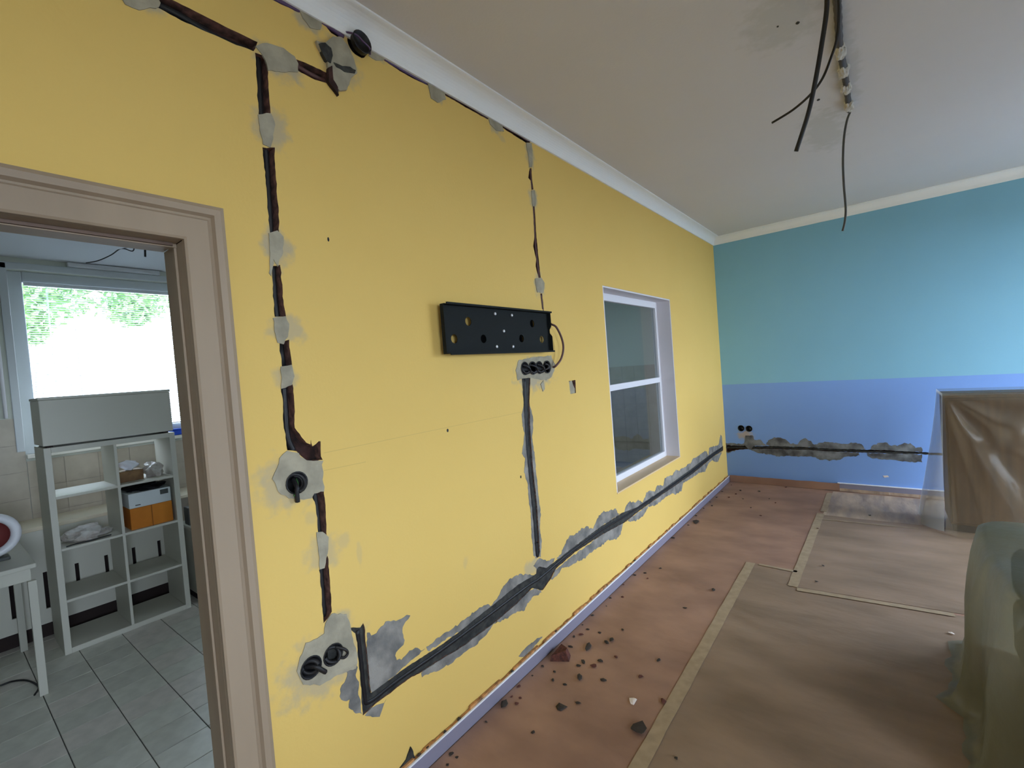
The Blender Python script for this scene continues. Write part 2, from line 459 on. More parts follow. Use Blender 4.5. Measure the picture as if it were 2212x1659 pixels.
yellow_paint = smear_paint('yellow_wall_paint', lambda N, L, tc, sp: noisy(N, L, tc, YEL, YEL2, 1.6), (170, 162, 142), smears, (1, 2))

wall_left = slab('wall_left', [outline] + holes, wall3, -PL, 0.0, [yellow_paint, chase_edge])
tag(wall_left, 'yellow painted wall with open cable chases, filler patches and a doorway', kind='structure')
core_loops = [outline, [(win_in[0], win_in[2]), (win_in[1], win_in[2]), (win_in[1], win_in[3]), (win_in[0], win_in[3])]]
slab('masonry', core_loops, wall3, -T, -PL - 0.001, [brick_shaded, brick_shaded], wall_left)
slab('kitchen_plaster', core_loops, wall3, -T - 0.012, -T - 0.001, [kitchen_paint, kitchen_paint], wall_left)

def inside(p, poly):
    x, y_ = p; r = False
    for i in range(len(poly)):
        (x0, y0_), (x1, y1_) = poly[i - 1], poly[i]
        if (y0_ > y_) != (y1_ > y_) and x < (x1 - x0) * (y_ - y0_) / (y1_ - y0_) + x0: r = not r
    return r
def push_out(pts, polys):
    """Move outline points that fall into a chase to the rim of that chase."""
    out = []
    for p in pts:
        for poly in polys:
            if inside(p, poly):
                best = None
                for i in range(len(poly)):
                    a = Vector(poly[i - 1]); d = Vector(poly[i]) - a
                    t = max(0, min(1, (Vector(p) - a).dot(d) / max(d.length_squared, 1e-12)))
                    q = a + d * t
                    if best is None or (q - Vector(p)).length < best[0]: best = ((q - Vector(p)).length, q)
                p = tuple(best[1])
        out.append(p)
    return out
def patch(pts, seed, mat=None, th=0.003, amp=0.006, step=0.012, holes=(), name='plaster_patch', parent=wall_left, to3=wall3, off=()):
    return slab(name, [push_out(jag(pts, amp, step, seed), off)] + [list(h) for h in holes], to3, -0.004, th, mat or plaster, parent)

dark = mortar_and_shade
# filler dabs along the chases
dabs = [
 [(-5.814, 2.678), (-5.734, 2.731), (-5.72, 2.706), (-5.732, 2.684), (-5.771, 2.658), (-5.801, 2.656)],
 [(-5.463, 2.711), (-5.426, 2.741), (-5.369, 2.751), (-5.331, 2.742), (-5.32, 2.722), (-5.324, 2.693), (-5.38, 2.664), (-5.43, 2.65), (-5.436, 2.684)],
 [(-5.476, 2.489), (-5.432, 2.508), (-5.424, 2.487), (-5.432, 2.426), (-5.444, 2.395), (-5.467, 2.396), (-5.473, 2.427)],
 [(-5.476, 2.108), (-5.448, 2.12), (-5.428, 2.103), (-5.436, 2.051), (-5.448, 2.026), (-5.455, 2.001), (-5.468, 2.024), (-5.479, 1.968), (-5.487, 1.976), (-5.477, 2.03)],
 [(-5.487, 1.832), (-5.447, 1.837), (-5.436, 1.812), (-5.443, 1.769), (-5.46, 1.744), (-5.478, 1.75), (-5.484, 1.788)],
 [(-5.476, 1.671), (-5.439, 1.676), (-5.436, 1.638), (-5.445, 1.608), (-5.48, 1.598)],
 [(-5.406, 1.097), (-5.383, 1.093), (-5.364, 1.067), (-5.373, 1.012), (-5.389, 0.9691), (-5.407, 0.9677), (-5.404, 1.032)],
 [(-5.307, 2.929), (-5.245, 2.934), (-5.213, 2.922), (-5.221, 2.887), (-5.261, 2.876), (-5.285, 2.896)],
 [(-5.013, 2.928), (-4.955, 2.93), (-4.936, 2.915), (-4.981, 2.892), (-5.014, 2.893)],
 [(-4.7, 2.927), (-4.602, 2.93), (-4.594, 2.895), (-4.648, 2.856), (-4.691, 2.86)],
 [(-4.284, 2.93), (-4.177, 2.933), (-4.157, 2.898), (-4.223, 2.88), (-4.274, 2.896)],
 [(-3.952, 2.905), (-3.894, 2.924), (-3.894, 2.854), (-3.909, 2.777), (-3.938, 2.768), (-3.942, 2.839)],
 [(-3.936, 2.638), (-3.902, 2.647), (-3.89, 2.598), (-3.905, 2.551), (-3.934, 2.545)],
 [(-3.966, 2.121), (-3.903, 2.134), (-3.868, 2.104), (-3.891, 2.042), (-3.953, 2.042)],
]
for i, d in enumerate(dabs): patch(d, 100 + i, amp=0.004)
# filler collars around the socket boxes
patch([(-5.518, 1.343), (-5.506, 1.373), (-5.48, 1.393), (-5.442, 1.38), (-5.418, 1.347), (-5.359, 1.336), (-5.366, 1.232), (-5.402, 1.231), (-5.413, 1.215), (-5.441, 1.219), (-5.491, 1.236), (-5.521, 1.271), (-5.532, 1.311)], 130, holes=[circle(BOX1, BR)])
patch([(-5.499, 0.7086), (-5.477, 0.7408), (-5.436, 0.742), (-5.41, 0.7452), (-5.404, 0.7794), (-5.377, 0.7998), (-5.322, 0.7723), (-5.31, 0.7256), (-5.308, 0.687), (-5.298, 0.6336), (-5.295, 0.5805), (-5.305, 0.56), (-5.365, 0.577), (-5.443, 0.5813), (-5.497, 0.6163), (-5.515, 0.6707)], 131, holes=[circle(BOX2, BR), circle(BOX3, BR)])
patch([(-4.218, 1.6), (-4.182, 1.654), (-4.049, 1.666), (-3.856, 1.672), (-3.813, 1.609), (-3.862, 1.549), (-3.926, 1.526), (-4.02, 1.537), (-4.108, 1.556), (-4.204, 1.543)], 132, holes=[circle(GANG[0], BR), circle(GANG[2], BR)], th=0.002)
patch([(-3.991, 1.508), (-3.959, 1.528), (-3.951, 1.478), (-3.973, 1.464)], 133, amp=0.002, th=0.004)
slab('switch_hole_plug', [[(-3.676, 1.498), (-3.624, 1.506), (-3.611, 1.475), (-3.586, 1.443), (-3.59, 1.413), (-3.671, 1.418)]], wall3, -PL, -0.006, plaster, wall_left)
# knocked-out junction under the cornice: dark pieces paint its shade, the brown is brick
patch([(-5.248, 2.831), (-5.211, 2.843), (-5.178, 2.883), (-5.14, 2.898), (-5.11, 2.868), (-5.09, 2.825), (-5.087, 2.791), (-5.114, 2.762), (-5.139, 2.707), (-5.17, 2.689), (-5.202, 2.71), (-5.21, 2.745), (-5.21, 2.778), (-5.23, 2.793)], 134, amp=0.004, th=0.012)
for k_, (pp, mm) in enumerate([([(-5.242, 2.824), (-5.215, 2.839), (-5.19, 2.833), (-5.189, 2.807), (-5.199, 2.775), (-5.218, 2.776), (-5.23, 2.793)], mortar_and_shade), ([(-5.187, 2.784), (-5.151, 2.787), (-5.117, 2.799), (-5.091, 2.797), (-5.098, 2.783), (-5.143, 2.77), (-5.177, 2.771)], mortar_and_shade), ([(-5.211, 2.753), (-5.193, 2.768), (-5.194, 2.717), (-5.177, 2.697), (-5.178, 2.666), (-5.193, 2.683), (-5.214, 2.701)], brick_shaded)]):
    patch(pp, 135 + k_, mat=mm, th=0.0145, amp=0.003, name='brick_edge_and_shade')
# flaked paint showing the grey render either side of the lower chase
flakes = [
 [(-5.247, 0.6632), (-5.205, 0.6421), (-5.184, 0.6594), (-5.15, 0.6628), (-5.114, 0.6456), (-5.075, 0.6473), (-5.047, 0.6399), (-5.067, 0.6201), (-5.083, 0.6073), (-5.09, 0.5758), (-5.09, 0.541), (-5.116, 0.5313), (-5.131, 0.5166), (-5.127, 0.4941), (-5.103, 0.4814), (-5.062, 0.4943), (-5.033, 0.4934), (-4.982, 0.4637), (-5.037, 0.4567), (-5.139, 0.4409), (-5.22, 0.4347), (-5.248, 0.4354), (-5.259, 0.4717), (-5.253, 0.5767)],
 [(-5.339, 0.6289), (-5.302, 0.6297), (-5.302, 0.5503), (-5.3, 0.475), (-5.294, 0.3858), (-5.315, 0.407), (-5.338, 0.44), (-5.338, 0.4664), (-5.373, 0.4853), (-5.377, 0.5007), (-5.363, 0.5333), (-5.342, 0.5419)],
 [(-5.285, 0.377), (-5.253, 0.384), (-5.222, 0.3756), (-5.187, 0.3729), (-5.216, 0.3412), (-5.224, 0.3295), (-5.266, 0.3539)],
 [(-4.974, 0.4627), (-4.908, 0.4778), (-4.823, 0.4703), (-4.768, 0.4731), (-4.691, 0.4834), (-4.62, 0.4822), (-4.58, 0.471), (-4.55, 0.4539), (-4.491, 0.4854), (-4.454, 0.5133), (-4.381, 0.5282), (-4.309, 0.5145), (-4.259, 0.4988), (-4.197, 0.47), (-4.173, 0.4444), (-4.293, 0.4349), (-4.462, 0.4435), (-4.586, 0.4242), (-4.754, 0.4331), (-4.86, 0.4474), (-4.96, 0.4431)],
 [(-5.008, 0.3659), (-4.955, 0.3476), (-4.865, 0.3285), (-4.766, 0.3266), (-4.737, 0.3312), (-4.66, 0.3246), (-4.596, 0.3409), (-4.539, 0.363), (-4.475, 0.3429), (-4.416, 0.3412), (-4.32, 0.3268), (-4.309, 0.314), (-4.268, 0.3341), (-4.226, 0.3472), (-4.13, 0.3456), (-4.193, 0.3927), (-4.298, 0.3982), (-4.446, 0.3848), (-4.591, 0.3808), (-4.74, 0.3927), (-4.875, 0.3914), (-4.966, 0.3909), (-5.006, 0.3886)],
 [(-3.959, 0.4718), (-3.906, 0.4805), (-3.858, 0.5231), (-3.794, 0.5505), (-3.698, 0.5426), (-3.685, 0.5504), (-3.577, 0.5463), (-3.554, 0.527), (-3.5, 0.5036), (-3.427, 0.5537), (-3.369, 0.5752), (-3.272, 0.5604), (-3.141, 0.5398), (-3.124, 0.5008), (-3.08, 0.4843), (-3.158, 0.4833), (-3.376, 0.4836), (-3.637, 0.4713), (-3.811, 0.4665), (-3.945, 0.4611)],
 [(-3.025, 0.472), (-2.987, 0.5068), (-2.908, 0.5278), (-2.809, 0.49), (-2.762, 0.4995), (-2.666, 0.4586), (-2.615, 0.4791), (-2.58, 0.5122), (-2.49, 0.5051), (-2.403, 0.4711), (-2.353, 0.5107), (-2.246, 0.4928), (-2.204, 0.4744), (-2.147, 0.5357), (-2.029, 0.5259), (-1.957, 0.5181), (-1.849, 0.5469), (-1.777, 0.5133), (-1.694, 0.5224), (-1.585, 0.5083), (-1.509, 0.525), (-1.407, 0.5134), (-1.323, 0.5493), (-1.199, 0.5348), (-1.082, 0.5421), (-0.9077, 0.5502), (-0.8238, 0.5243), (-0.7803, 0.4741), (-0.726, 0.5485), (-0.5742, 0.5429), (-0.3385, 0.5126), (-0.2279, 0.6184), (-0.1679, 0.5975), (-0.1555, 0.4691), (-0.6895, 0.4619), (-1.406, 0.4464), (-2.279, 0.4393), (-2.79, 0.4406), (-3.004, 0.4517)],
 [(-2.996, 0.3999), (-2.751, 0.4034), (-2.228, 0.4098), (-1.338, 0.4027), (-0.6022, 0.4236), (-0.1915, 0.4124), (-0.2631, 0.386), (-0.4047, 0.324), (-0.5213, 0.3477), (-0.6477, 0.3949), (-0.801, 0.3835), (-0.9395, 0.3298), (-1.156, 0.3573), (-1.347, 0.3613), (-1.57, 0.3703), (-1.682, 0.374), (-1.736, 0.3144), (-1.894, 0.3192), (-1.989, 0.3525), (-2.074, 0.3573), (-2.248, 0.3615), (-2.413, 0.3579), (-2.562, 0.3876), (-2.627, 0.356), (-2.761, 0.3431), (-2.866, 0.3602)],
 [(-3.978, 0.4069), (-3.817, 0.4225), (-3.632, 0.4211), (-3.385, 0.4281), (-3.036, 0.4085), (-3.066, 0.3724), (-3.104, 0.3328), (-3.183, 0.3248), (-3.325, 0.3625), (-3.41, 0.3528), (-3.528, 0.3627), (-3.592, 0.355), (-3.684, 0.3524), (-3.734, 0.3712), (-3.813, 0.3718), (-3.902, 0.3944), (-3.952, 0.3744), (-4.008, 0.3693), (-4.032, 0.3735)],
 [(-4.161, 1.413), (-4.19, 1.357), (-4.189, 1.293), (-4.178, 1.253), (-4.198, 1.192), (-4.217, 1.145), (-4.191, 1.114), (-4.209, 1.041), (-4.184, 0.9714), (-4.186, 0.882), (-4.179, 0.8024), (-4.184, 0.7002), (-4.183, 0.5702), (-4.151, 0.5427), (-4.152, 0.7421), (-4.16, 0.9527), (-4.168, 1.161), (-4.164, 1.29)],
 [(-4.11, 1.407), (-4.088, 1.331), (-4.092, 1.266), (-4.112, 1.217), (-4.099, 1.109), (-4.098, 1.017), (-4.092, 0.8832), (-4.083, 0.7744), (-4.102, 0.7004), (-4.095, 0.6181), (-4.115, 0.5349), (-4.132, 0.5464), (-4.121, 0.8381), (-4.134, 1.051), (-4.133, 1.194), (-4.13, 1.285)],
 [(-4.19, 0.5157), (-4.129, 0.5372), (-4.064, 0.4946), (-3.978, 0.4816), (-3.99, 0.4615), (-4.07, 0.4535), (-4.167, 0.4861)],
]
for i, d in enumerate(flakes): patch(d, 200 + i, mat=render_grey, th=0.0012, amp=0.010 if i < 9 else 0.005, step=0.010, name='flaked_render', off=[holes[9], holes[10]])
# grey flake above the skirting and the dark chip at the wall foot
patch([(-4.378, 0.1053), (-4.302, 0.12), (-4.207, 0.1124), (-4.155, 0.0987), (-4.255, 0.0852), (-4.34, 0.0801)], 230, mat=render_grey, th=0.0012, name='flaked_render')
patch([(-5.158, 0.0804), (-5.125, 0.0918), (-5.098, 0.1258), (-5.087, 0.0879), (-5.072, 0.0536), (-5.109, 0.0616), (-5.125, 0.0394), (-5.156, 0.0547)], 231, mat=mortar_and_shade, th=0.006, amp=0.004, name='brick_edge_and_shade')
# drill holes and the pencil line of an earlier set-out
for i, c in enumerate([(-4.752, 1.352), (-4.241, 1.023), (-5.263, 2.124)]):
    slab('drill_hole', [circle(c, 0.006 if i < 2 else 0.004, 0.008, 10)], wall3, -0.002, 0.0006, mortar_and_shade, wall_left)
pencil = M('pencil_line', (208, 176, 100), 0.8)
for a, b in [([(-5.352, 1.363)][0], [(-4.184, 1.371)][0]), ([(-5.358, 1.302)][0], [(-5.188, 1.298)][0])]:
    slab('pencil_line', [[a, b, (b[0], b[1] - 0.0022), (a[0], a[1] - 0.0022)]], wall3, -0.002, 0.0005, pencil, wall_left)
# dark mortar bedding the lower run and the box drop
lr = chases['lower_run']
slab('mortar_bed', [[(-5.40, 0.34), (0.02, 0.36), (0.02, 0.62), (-5.12, 0.62), (-5.18, 0.76), (-5.40, 0.76)]], wall3, -PL - 0.0005, -0.007, mortar_and_shade, wall_left)
slab('mortar_bed', [[(-4.30, 0.63), (-3.90, 0.63), (-3.90, 0.9), (-4.06, 1.56), (-4.16, 1.56), (-4.30, 0.9)]], wall3, -PL - 0.0005, -0.007, mortar_and_shade, wall_left)

# ------------------------------------------------------------------ blue wall
def blue_paint(N, L, tc, sp):
    a = noisy(N, L, tc, (132, 184, 208), (138, 191, 214), 2.0)
    b = noisy(N, L, tc, (124, 160, 222), (131, 169, 229), 2.0)
    gt = N.new('ShaderNodeMath'); gt.operation = 'GREATER_THAN'; gt.inputs[1].default_value = 1.219
    L.new(sp.outputs[2], gt.inputs[0])
    mx = N.new('ShaderNodeMix'); mx.data_type = 'RGBA'
    L.new(gt.outputs[0], mx.inputs['Factor']); L.new(b, mx.inputs['A']); L.new(a, mx.inputs['B'])
    return mx.outputs['Result']
BB = [(0.19, 0.6742), (0.2784, 0.6702)]
blue_chase = [(-0.0416, 0.4653), (0.0646, 0.4558), (0.2128, 0.4553), (0.227, 0.522), (0.2327, 0.5848), (0.313, 0.5871), (0.321, 0.4577), (0.535, 0.4671), (0.8526, 0.4703), (1.028, 0.4626), (1.279, 0.4643), (1.591, 0.4697), (1.851, 0.4638), (2.015, 0.4604), (2.014, 0.4366), (1.85, 0.4404), (1.358, 0.4332), (1.027, 0.4314), (0.851, 0.4384), (0.5332, 0.4339), (0.273, 0.4216), (0.1148, 0.4002), (0.0159, 0.365), (-0.0469, 0.377)]
bm_smears = [(*[(0.2323, 0.5892)][0], 0.10, 0.06, .9)]
blue_mat = smear_paint('two_tone_blue_paint', blue_paint, (176, 162, 150), bm_smears, (0, 2))
bch = jag(blue_chase, 0.006, 0.015, 5)
wall_far = slab('wall_far', [[(0, 0), (W + 0.2, 0), (W + 0.2, zt), (0, zt)], bch] + [circle(c, 0.036) for c in BB], blue3, -0.05, 0.0, [blue_mat, chase_edge])
wall_far.rotation_euler = (0, 0, TH)
tag(wall_far, 'far wall painted teal above and blue below with one cable chase', kind='structure')
slab('masonry', [[(0, 0), (W + 0.2, 0), (W + 0.2, zt), (0, zt)]], blue3, -0.2, -0.051, [brick_shaded, brick_shaded], wall_far)
bf = [
 [(0.4572, 0.4748), (0.4799, 0.5311), (0.5305, 0.5638), (0.5985, 0.5769), (0.6542, 0.5537), (0.708, 0.507), (0.7815, 0.4992), (0.8116, 0.5537), (0.8574, 0.5659), (0.9097, 0.5414), (0.9431, 0.5006), (0.9964, 0.5185), (1.075, 0.5423), (1.159, 0.525), (1.216, 0.5171), (1.282, 0.5299), (1.355, 0.5348), (1.393, 0.4946), (1.407, 0.4695), (1.279, 0.4593), (1.028, 0.4574), (0.8523, 0.465), (0.5347, 0.4615)],
 [(1.438, 0.4671), (1.472, 0.5178), (1.519, 0.5491), (1.572, 0.5512), (1.623, 0.5194), (1.667, 0.5213), (1.712, 0.5471), (1.77, 0.5494), (1.811, 0.504), (1.86, 0.5156), (1.858, 0.4614), (1.591, 0.4648)],
 [(0.2524, 0.4229), (0.352, 0.3781), (0.4712, 0.3699), (0.5864, 0.3488), (0.7374, 0.3575), (0.8922, 0.3664), (0.9875, 0.3353), (1.108, 0.3325), (1.175, 0.347), (1.226, 0.3806), (1.357, 0.4032), (1.342, 0.4344), (1.027, 0.4366), (0.8512, 0.4427), (0.5334, 0.4383)],
 [(1.413, 0.4341), (1.435, 0.3878), (1.511, 0.3678), (1.632, 0.3753), (1.733, 0.3579), (1.854, 0.3611), (1.857, 0.4389), (1.59, 0.4376)],
 [(-0.0217, 0.4661), (0.0013, 0.4846), (0.0987, 0.4884), (0.1297, 0.4724), (0.2146, 0.4873), (0.2303, 0.579), (0.313, 0.5871), (0.3305, 0.537), (0.4012, 0.5394), (0.4286, 0.4958), (0.4567, 0.4659), (0.2125, 0.4507), (0.0644, 0.4523)],
 [(-0.0434, 0.3807), (0.0154, 0.3568), (0.0927, 0.3875), (0.115, 0.4025), (0.0179, 0.3978)],
]
blue_flake = M('grey_render_blue_wall', (132, 136, 138), 0.9, (72, 72, 74), 9, (60, 0.6, 0.006))
for i, d in enumerate(bf):
    patch(d, 300 + i, mat=blue_flake, th=0.0015, amp=0.012, step=0.014, name='flaked_render', parent=wall_far, to3=blue3, off=[bch])
patch([(1.538, 0.1986), (1.58, 0.204), (1.588, 0.1882), (1.549, 0.178)], 310, mat=crumb_white, th=0.002, amp=0.003, name='white_filler_dab', parent=wall_far, to3=blue3)

# ------------------------------------------------------------------ floor, ceiling, other walls
floor = box('floor', (-0.02, YB - 0.1, -0.12), (W + 0.2, 0.15, -0.0015), M('subfloor', (128, 110, 92), 0.8))
tag(floor, 'main room floor under the brown protective paper', kind='structure')
csm = [(*[(1.284, -3.816)][0], 0.16, 0.24, .55), (*[(1.329, -2.394)][0], 0.14, 0.42, .55), (*[(1.484, -3.141)][0], 0.06, 0.6, .5)]
ceil_mat = smear_paint('white_ceiling', lambda N, L, tc, sp: noisy(N, L, tc, (216, 214, 214), (211, 209, 210), 2), (186, 186, 180), csm, (0, 1))
cv = []
for y in (YB - 0.1, 0.15):
    for x in (-0.14, W + 0.2):
        cv += [(x, y, ceil_z(y)), (x, y, ceil_z(y) + 0.15)]
ceiling = pydata('ceiling', cv, [(0, 2, 6, 4), (1, 5, 7, 3), (0, 4, 5, 1), (2, 3, 7, 6), (0, 1, 3, 2), (4, 6, 7, 5)], ceil_mat)
tag(ceiling, 'white ceiling with two dull filler smears', kind='structure')
for c, r in (([(1.332, -3.744)][0], 0.006), ([(1.34, -2.902)][0], 0.008), ([(1.261, -3.782)][0], 0.004)):
    slab('drill_hole', [jag(circle(c, r, r * 1.4, 10), 0.004, 0.01, 3)], ceil3, -0.003, 0.002, mortar_and_shade, ceiling)

wr_loops = [[(YB - 0.1, -0.1), (0.1, -0.1), (0.1, zt), (YB - 0.1, zt)]] + [[(a, z0), (b, z0), (b, z1), (a, z1)] for (a, b, z0, z1) in WINDOWS]
wall_right = slab('wall_right', wr_loops, lambda u, v, d: (W + d, u, v), 0.0, 0.28, [wall_white, wall_white])
tag(wall_right, 'white wall with the two windows that light the room', kind='structure')
wall_back = box('wall_back', (-0.2, YB - 0.2, -0.1), (W + 0.3, YB, zt), wall_white)
tag(wall_back, 'plain white wall behind the camera', kind='structure')
for i, (a, b, z0, z1) in enumerate(WINDOWS):
    w = empty('window_%d' % (i + 3), (W + 0.15, (a + b) / 2, z0))
    tag(w, 'white framed daylight window in the right wall', kind='structure')
    hw, hh = (b - a) / 2, z1 - z0
    f = 0.06
    boxes('window_frame', [((-.03, -hw, 0), (.03, -hw + f, hh)), ((-.03, hw - f, 0), (.03, hw, hh)), ((-.03, -hw + f, 0), (.03, hw - f, f)), ((-.03, -hw + f, hh - f), (.03, hw - f, hh)), ((-.03, -.04, f), (.03, .04, hh - f))], white_lacquer, w)
    for s in (-1, 1):
        lo, hi = sorted((s * 0.04, s * (hw - f)))
        box('pane', (-.004, lo, f), (.004, hi, hh - f), glass_clear, w)
ground = box('ground', (-30, -30, -0.9), (30, 30, -0.6), bounce_ground)  # out of view, its grey chosen for the light it bounces indoors
tag(ground, 'unseen grey ground outside, added to set the bounced light', kind='structure')

# cornice mouldings
cprof = [(0.0, -0.088), (0.010, -0.088), (0.012, -0.078)] + [(0.012 + 0.066 * (1 - math.cos(a)), -0.074 + 0.064 * math.sin(a)) for a in [math.pi / 2 * i / 8 for i in range(9)]] + [(0.086, -0.008), (0.086, 0.006), (0.0, 0.006)]
def run(name, a, b, na, nb, label):
    """Sweep the moulding from a to b; na, nb are the mitre directions per metre of projection."""
    V, F = [], []
    k = len(cprof)
    for (P, n) in ((a, na), (b, nb)):
        for (p, z) in cprof:
            q = Vector(P) + Vector(n) * p
            V.append((q.x, q.y, ceil_z(q.y) + z))
    for i in range(k):
        j = (i + 1) % k
        F.append((i, j, j + k, i + k))
    F += [tuple(range(k)), tuple(range(k, 2 * k))]
    o = pydata(name, V, F, cornice_white)
    tag(o, label, kind='structure')
e = Vector((math.cos(TH), math.sin(TH)))
mit = Vector((1, -1 + math.sin(TH)))
run('trim_1', (0, YB), (0, 0), (1, 0), mit, 'white coved cornice over the yellow wall')
run('trim_2', (0, 0), e * (W + 0.02), mit, Vector((math.sin(TH), -math.cos(TH))), 'white coved cornice over the blue wall')

# skirting boards
baseboard_left = box('baseboard_left', (0.0035, -5.595, 0.0), (0.024, -0.012, 0.066), skirt_pvc, bevel=0.003)
tag(baseboard_left, 'lilac grey skirting board along the yellow wall', kind='structure')
box('white_lip', (0.016, -5.595, 0.0655), (0.026, -0.012, 0.073), skirt_lip, baseboard_left, 0.002)
gl = []
rnd = random.Random(4)
y = -5.59
while y < -0.03:
    gl.append(((0.0036, y, 0.060), (0.0158, y + 0.055, 0.068 + rnd.random() * 0.016)))
    y += 0.055
boxes('old_glue_line', gl, foam_orange, baseboard_left)
baseboard_far = empty('baseboard_far', (0, 0, 0), TH)
tag(baseboard_far, 'lilac grey skirting board with white lip under the blue wall', kind='structure')
box('skirting', (1.14, -0.026, 0.0), (3.4, -0.002, 0.083), skirt_pvc, baseboard_far, 0.003)
box('white_lip', (1.14, -0.029, 0.0835), (3.4, -0.002, 0.092), skirt_lip, baseboard_far, 0.002)

# ------------------------------------------------------------------ door frame
door = empty('door_1', (0, -5.70, 0))
tag(door, 'beige white door frame without a leaf, opening to the tiled kitchen', kind='structure')
cas = [(0.0, 0.0), (0.0, 0.016), (0.006, 0.020), (0.062, 0.020), (0.068, 0.014), (0.074, 0.014), (0.080, 0.026), (0.096, 0.030), (0.108, 0.022), (0.112, 0.0)]
y1, y0, zh = -5.722, -6.56 + 0.022, 2.042
path = [(y1, 0.0, 1, 0), (y1, zh, 1, 1), (y0, zh, -1, 1), (y0, 0.0, -1, 0)]
def casing(name, i, j):
    V, F = [], []
    k = len(cas)
    for (py, pz, ny, nz) in (path[i], path[j]):
        for (o_, t_) in cas:
            V.append((t_ + 0.0005, py + ny * o_ + 5.70, pz + nz * o_))
    for a in range(k):
        b = (a + 1) % k
        F.append((a, b, b + k, a + k))
    F += [tuple(range(k)), tuple(range(k, 2 * k))]
    return pydata(name, V, F, door_white, door)
casing('casing', 0, 1); casing('casing_head', 1, 2); casing('casing', 2, 3)
for s, (ya, yb) in enumerate(((-5.722, -5.7005), (-6.5595, -6.538))):
    box('jamb', (-T - 0.03, ya + 5.70, 0), (0.0, yb + 5.70, 2.042), door_white, door, 0.002)
box('jamb_head', (-T - 0.03, -6.538 + 5.70, 2.042), (0.0, -5.722 + 5.70, 2.0595), door_white, door, 0.002)
for (ya, yb) in ((-5.729, -5.7225), (-6.5375, -6.531)):
    box('stop_bead', (-0.062, ya + 5.70, 0), (-0.048, yb + 5.70, 2.030), door_white, door, 0.001)
box('stop_bead', (-0.075, -6.5375 + 5.70, 2.030), (-0.045, -5.7225 + 5.70, 2.0415), door_white, door, 0.001)
box('rubber_seal', (-0.0445, -6.526 + 5.70, 2.033), (-0.036, -5.734 + 5.70, 2.0415), door_seal, door)


# ------------------------------------------------------------------ inner window in the yellow wall
win = empty('window_1', (0, 0, 0))
tag(win, 'white framed inner window set deep in the yellow wall', kind='structure')
a0, a1, b0, b1 = win_in
fx0, fx1 = -0.172, -0.128
fr = 0.055
def wbox(name, ya, yb, za, zb, xa=fx0, xb=fx1, m=white_lacquer, bev=0.004): return box(name, (xa, ya, za), (xb, yb, zb), m, win, bev)
wbox('frame_stile', a0 + .0005, a0 + fr, b0 + .001, b1 - .001); wbox('frame_stile', a1 - fr, a1 - .0005, b0 + .001, b1 - .001)
wbox('frame_rail', a0 + fr, a1 - fr, b1 - 0.07, b1 - .001); wbox('frame_rail', a0 + fr, a1 - fr, b0 + .001, b0 + 0.062)
wbox('transom', a0 + fr, a1 - fr, 1.375, 1.425)
wbox('pane', a0 + fr, a1 - fr, b0 + .062, 1.375, -0.153, -0.147, glass, 0); wbox('pane', a0 + fr, a1 - fr, 1.425, b1 - .07, -0.153, -0.147, glass, 0)
reveal = M('window_reveal_white', (222, 218, 222), 0.6)
sillm = M('window_sill_cream', (222, 192, 150), 0.45)
box('reveal_lining', (fx1, a1 - 0.012, b0 + .012), (-0.0005, a1 - .0005, b1 - .012), reveal, win)
box('reveal_lining', (fx1, a0 + .0005, b0 + .012), (-0.0005, a0 + 0.012, b1 - .012), reveal, win)
box('reveal_head', (fx1, a0 + .0005, b1 - 0.012), (-0.0005, a1 - .0005, b1 - .0005), reveal, win)
box('sill', (fx1, a0 + .0005, b0 + .0005), (0.004, a1 - .0005, b0 + 0.012), sillm, win, 0.002)

# ------------------------------------------------------------------ kitchen shell
kx1 = -T - 0.0125
kfloor = box('floor_kitchen', (KX - 0.3, KY0, -0.12), (-0.0205, KY1, -0.0045), grout)
tag(kfloor, 'pale grey tiled kitchen floor', kind='structure')
tx, ty = 0.193, 0.2195
tmesh = {}
def tile_at(x, y, k):
    if k not in tmesh:
        o = box('tile', (-tx / 2 + .002, -ty / 2 + .002, -0.004), (tx / 2 - .002, ty / 2 - .002, 0.0), tile_floor[k], kfloor, 0.0012, 1)
        tmesh[k] = o
    else:
        o = share('tile', tmesh[k], kfloor)
    o.location = (x, y, 0)
rnd = random.Random(8)
for i in range(-14, 4):
    for j in range(-5, 6):
        x = -1.0785 + (i + 0.5) * tx; yy = -5.683 + (j + 0.5) * ty
        if x < KX + 0.1 or x > -0.14 or yy > -4.6: continue
        tile_at(x, yy, rnd.choice((0, 0, 1, 2)))
kceil = box('ceiling_kitchen', (KX - 0.3, KY0, KC), (kx1, KY1, KC + 0.12), kitchen_ceiling)
tag(kceil, 'pale kitchen ceiling seen through the doorway', kind='structure')
ko = [(KY0, -0.1), (KY1, -0.1), (KY1, KC + 0.1), (KY0, KC + 0.1)]
wh = [(KWIN[0], KWIN[2]), (KWIN[1], KWIN[2]), (KWIN[1], KWIN[3]), (KWIN[0], KWIN[3])]
wh2 = [(KWIN_FILL[0], KWIN_FILL[2]), (KWIN_FILL[1], KWIN_FILL[2]), (KWIN_FILL[1], KWIN_FILL[3]), (KWIN_FILL[0], KWIN_FILL[3])]
wk = slab('wall_kitchen_far', [ko, wh, wh2], lambda u, v, d: (KX - d, u, v), 0.3, 0.0, [kitchen_paint, kitchen_paint])
tag(wk, 'kitchen wall with the blind-covered window', kind='structure')
wke = box('wall_kitchen_end', (KX - 0.3, KY1, -0.1), (-0.205, KY1 + 0.15, KC + 0.15), kitchen_paint)
tag(wke, 'kitchen end wall with beige tiles seen through the inner window', kind='structure')
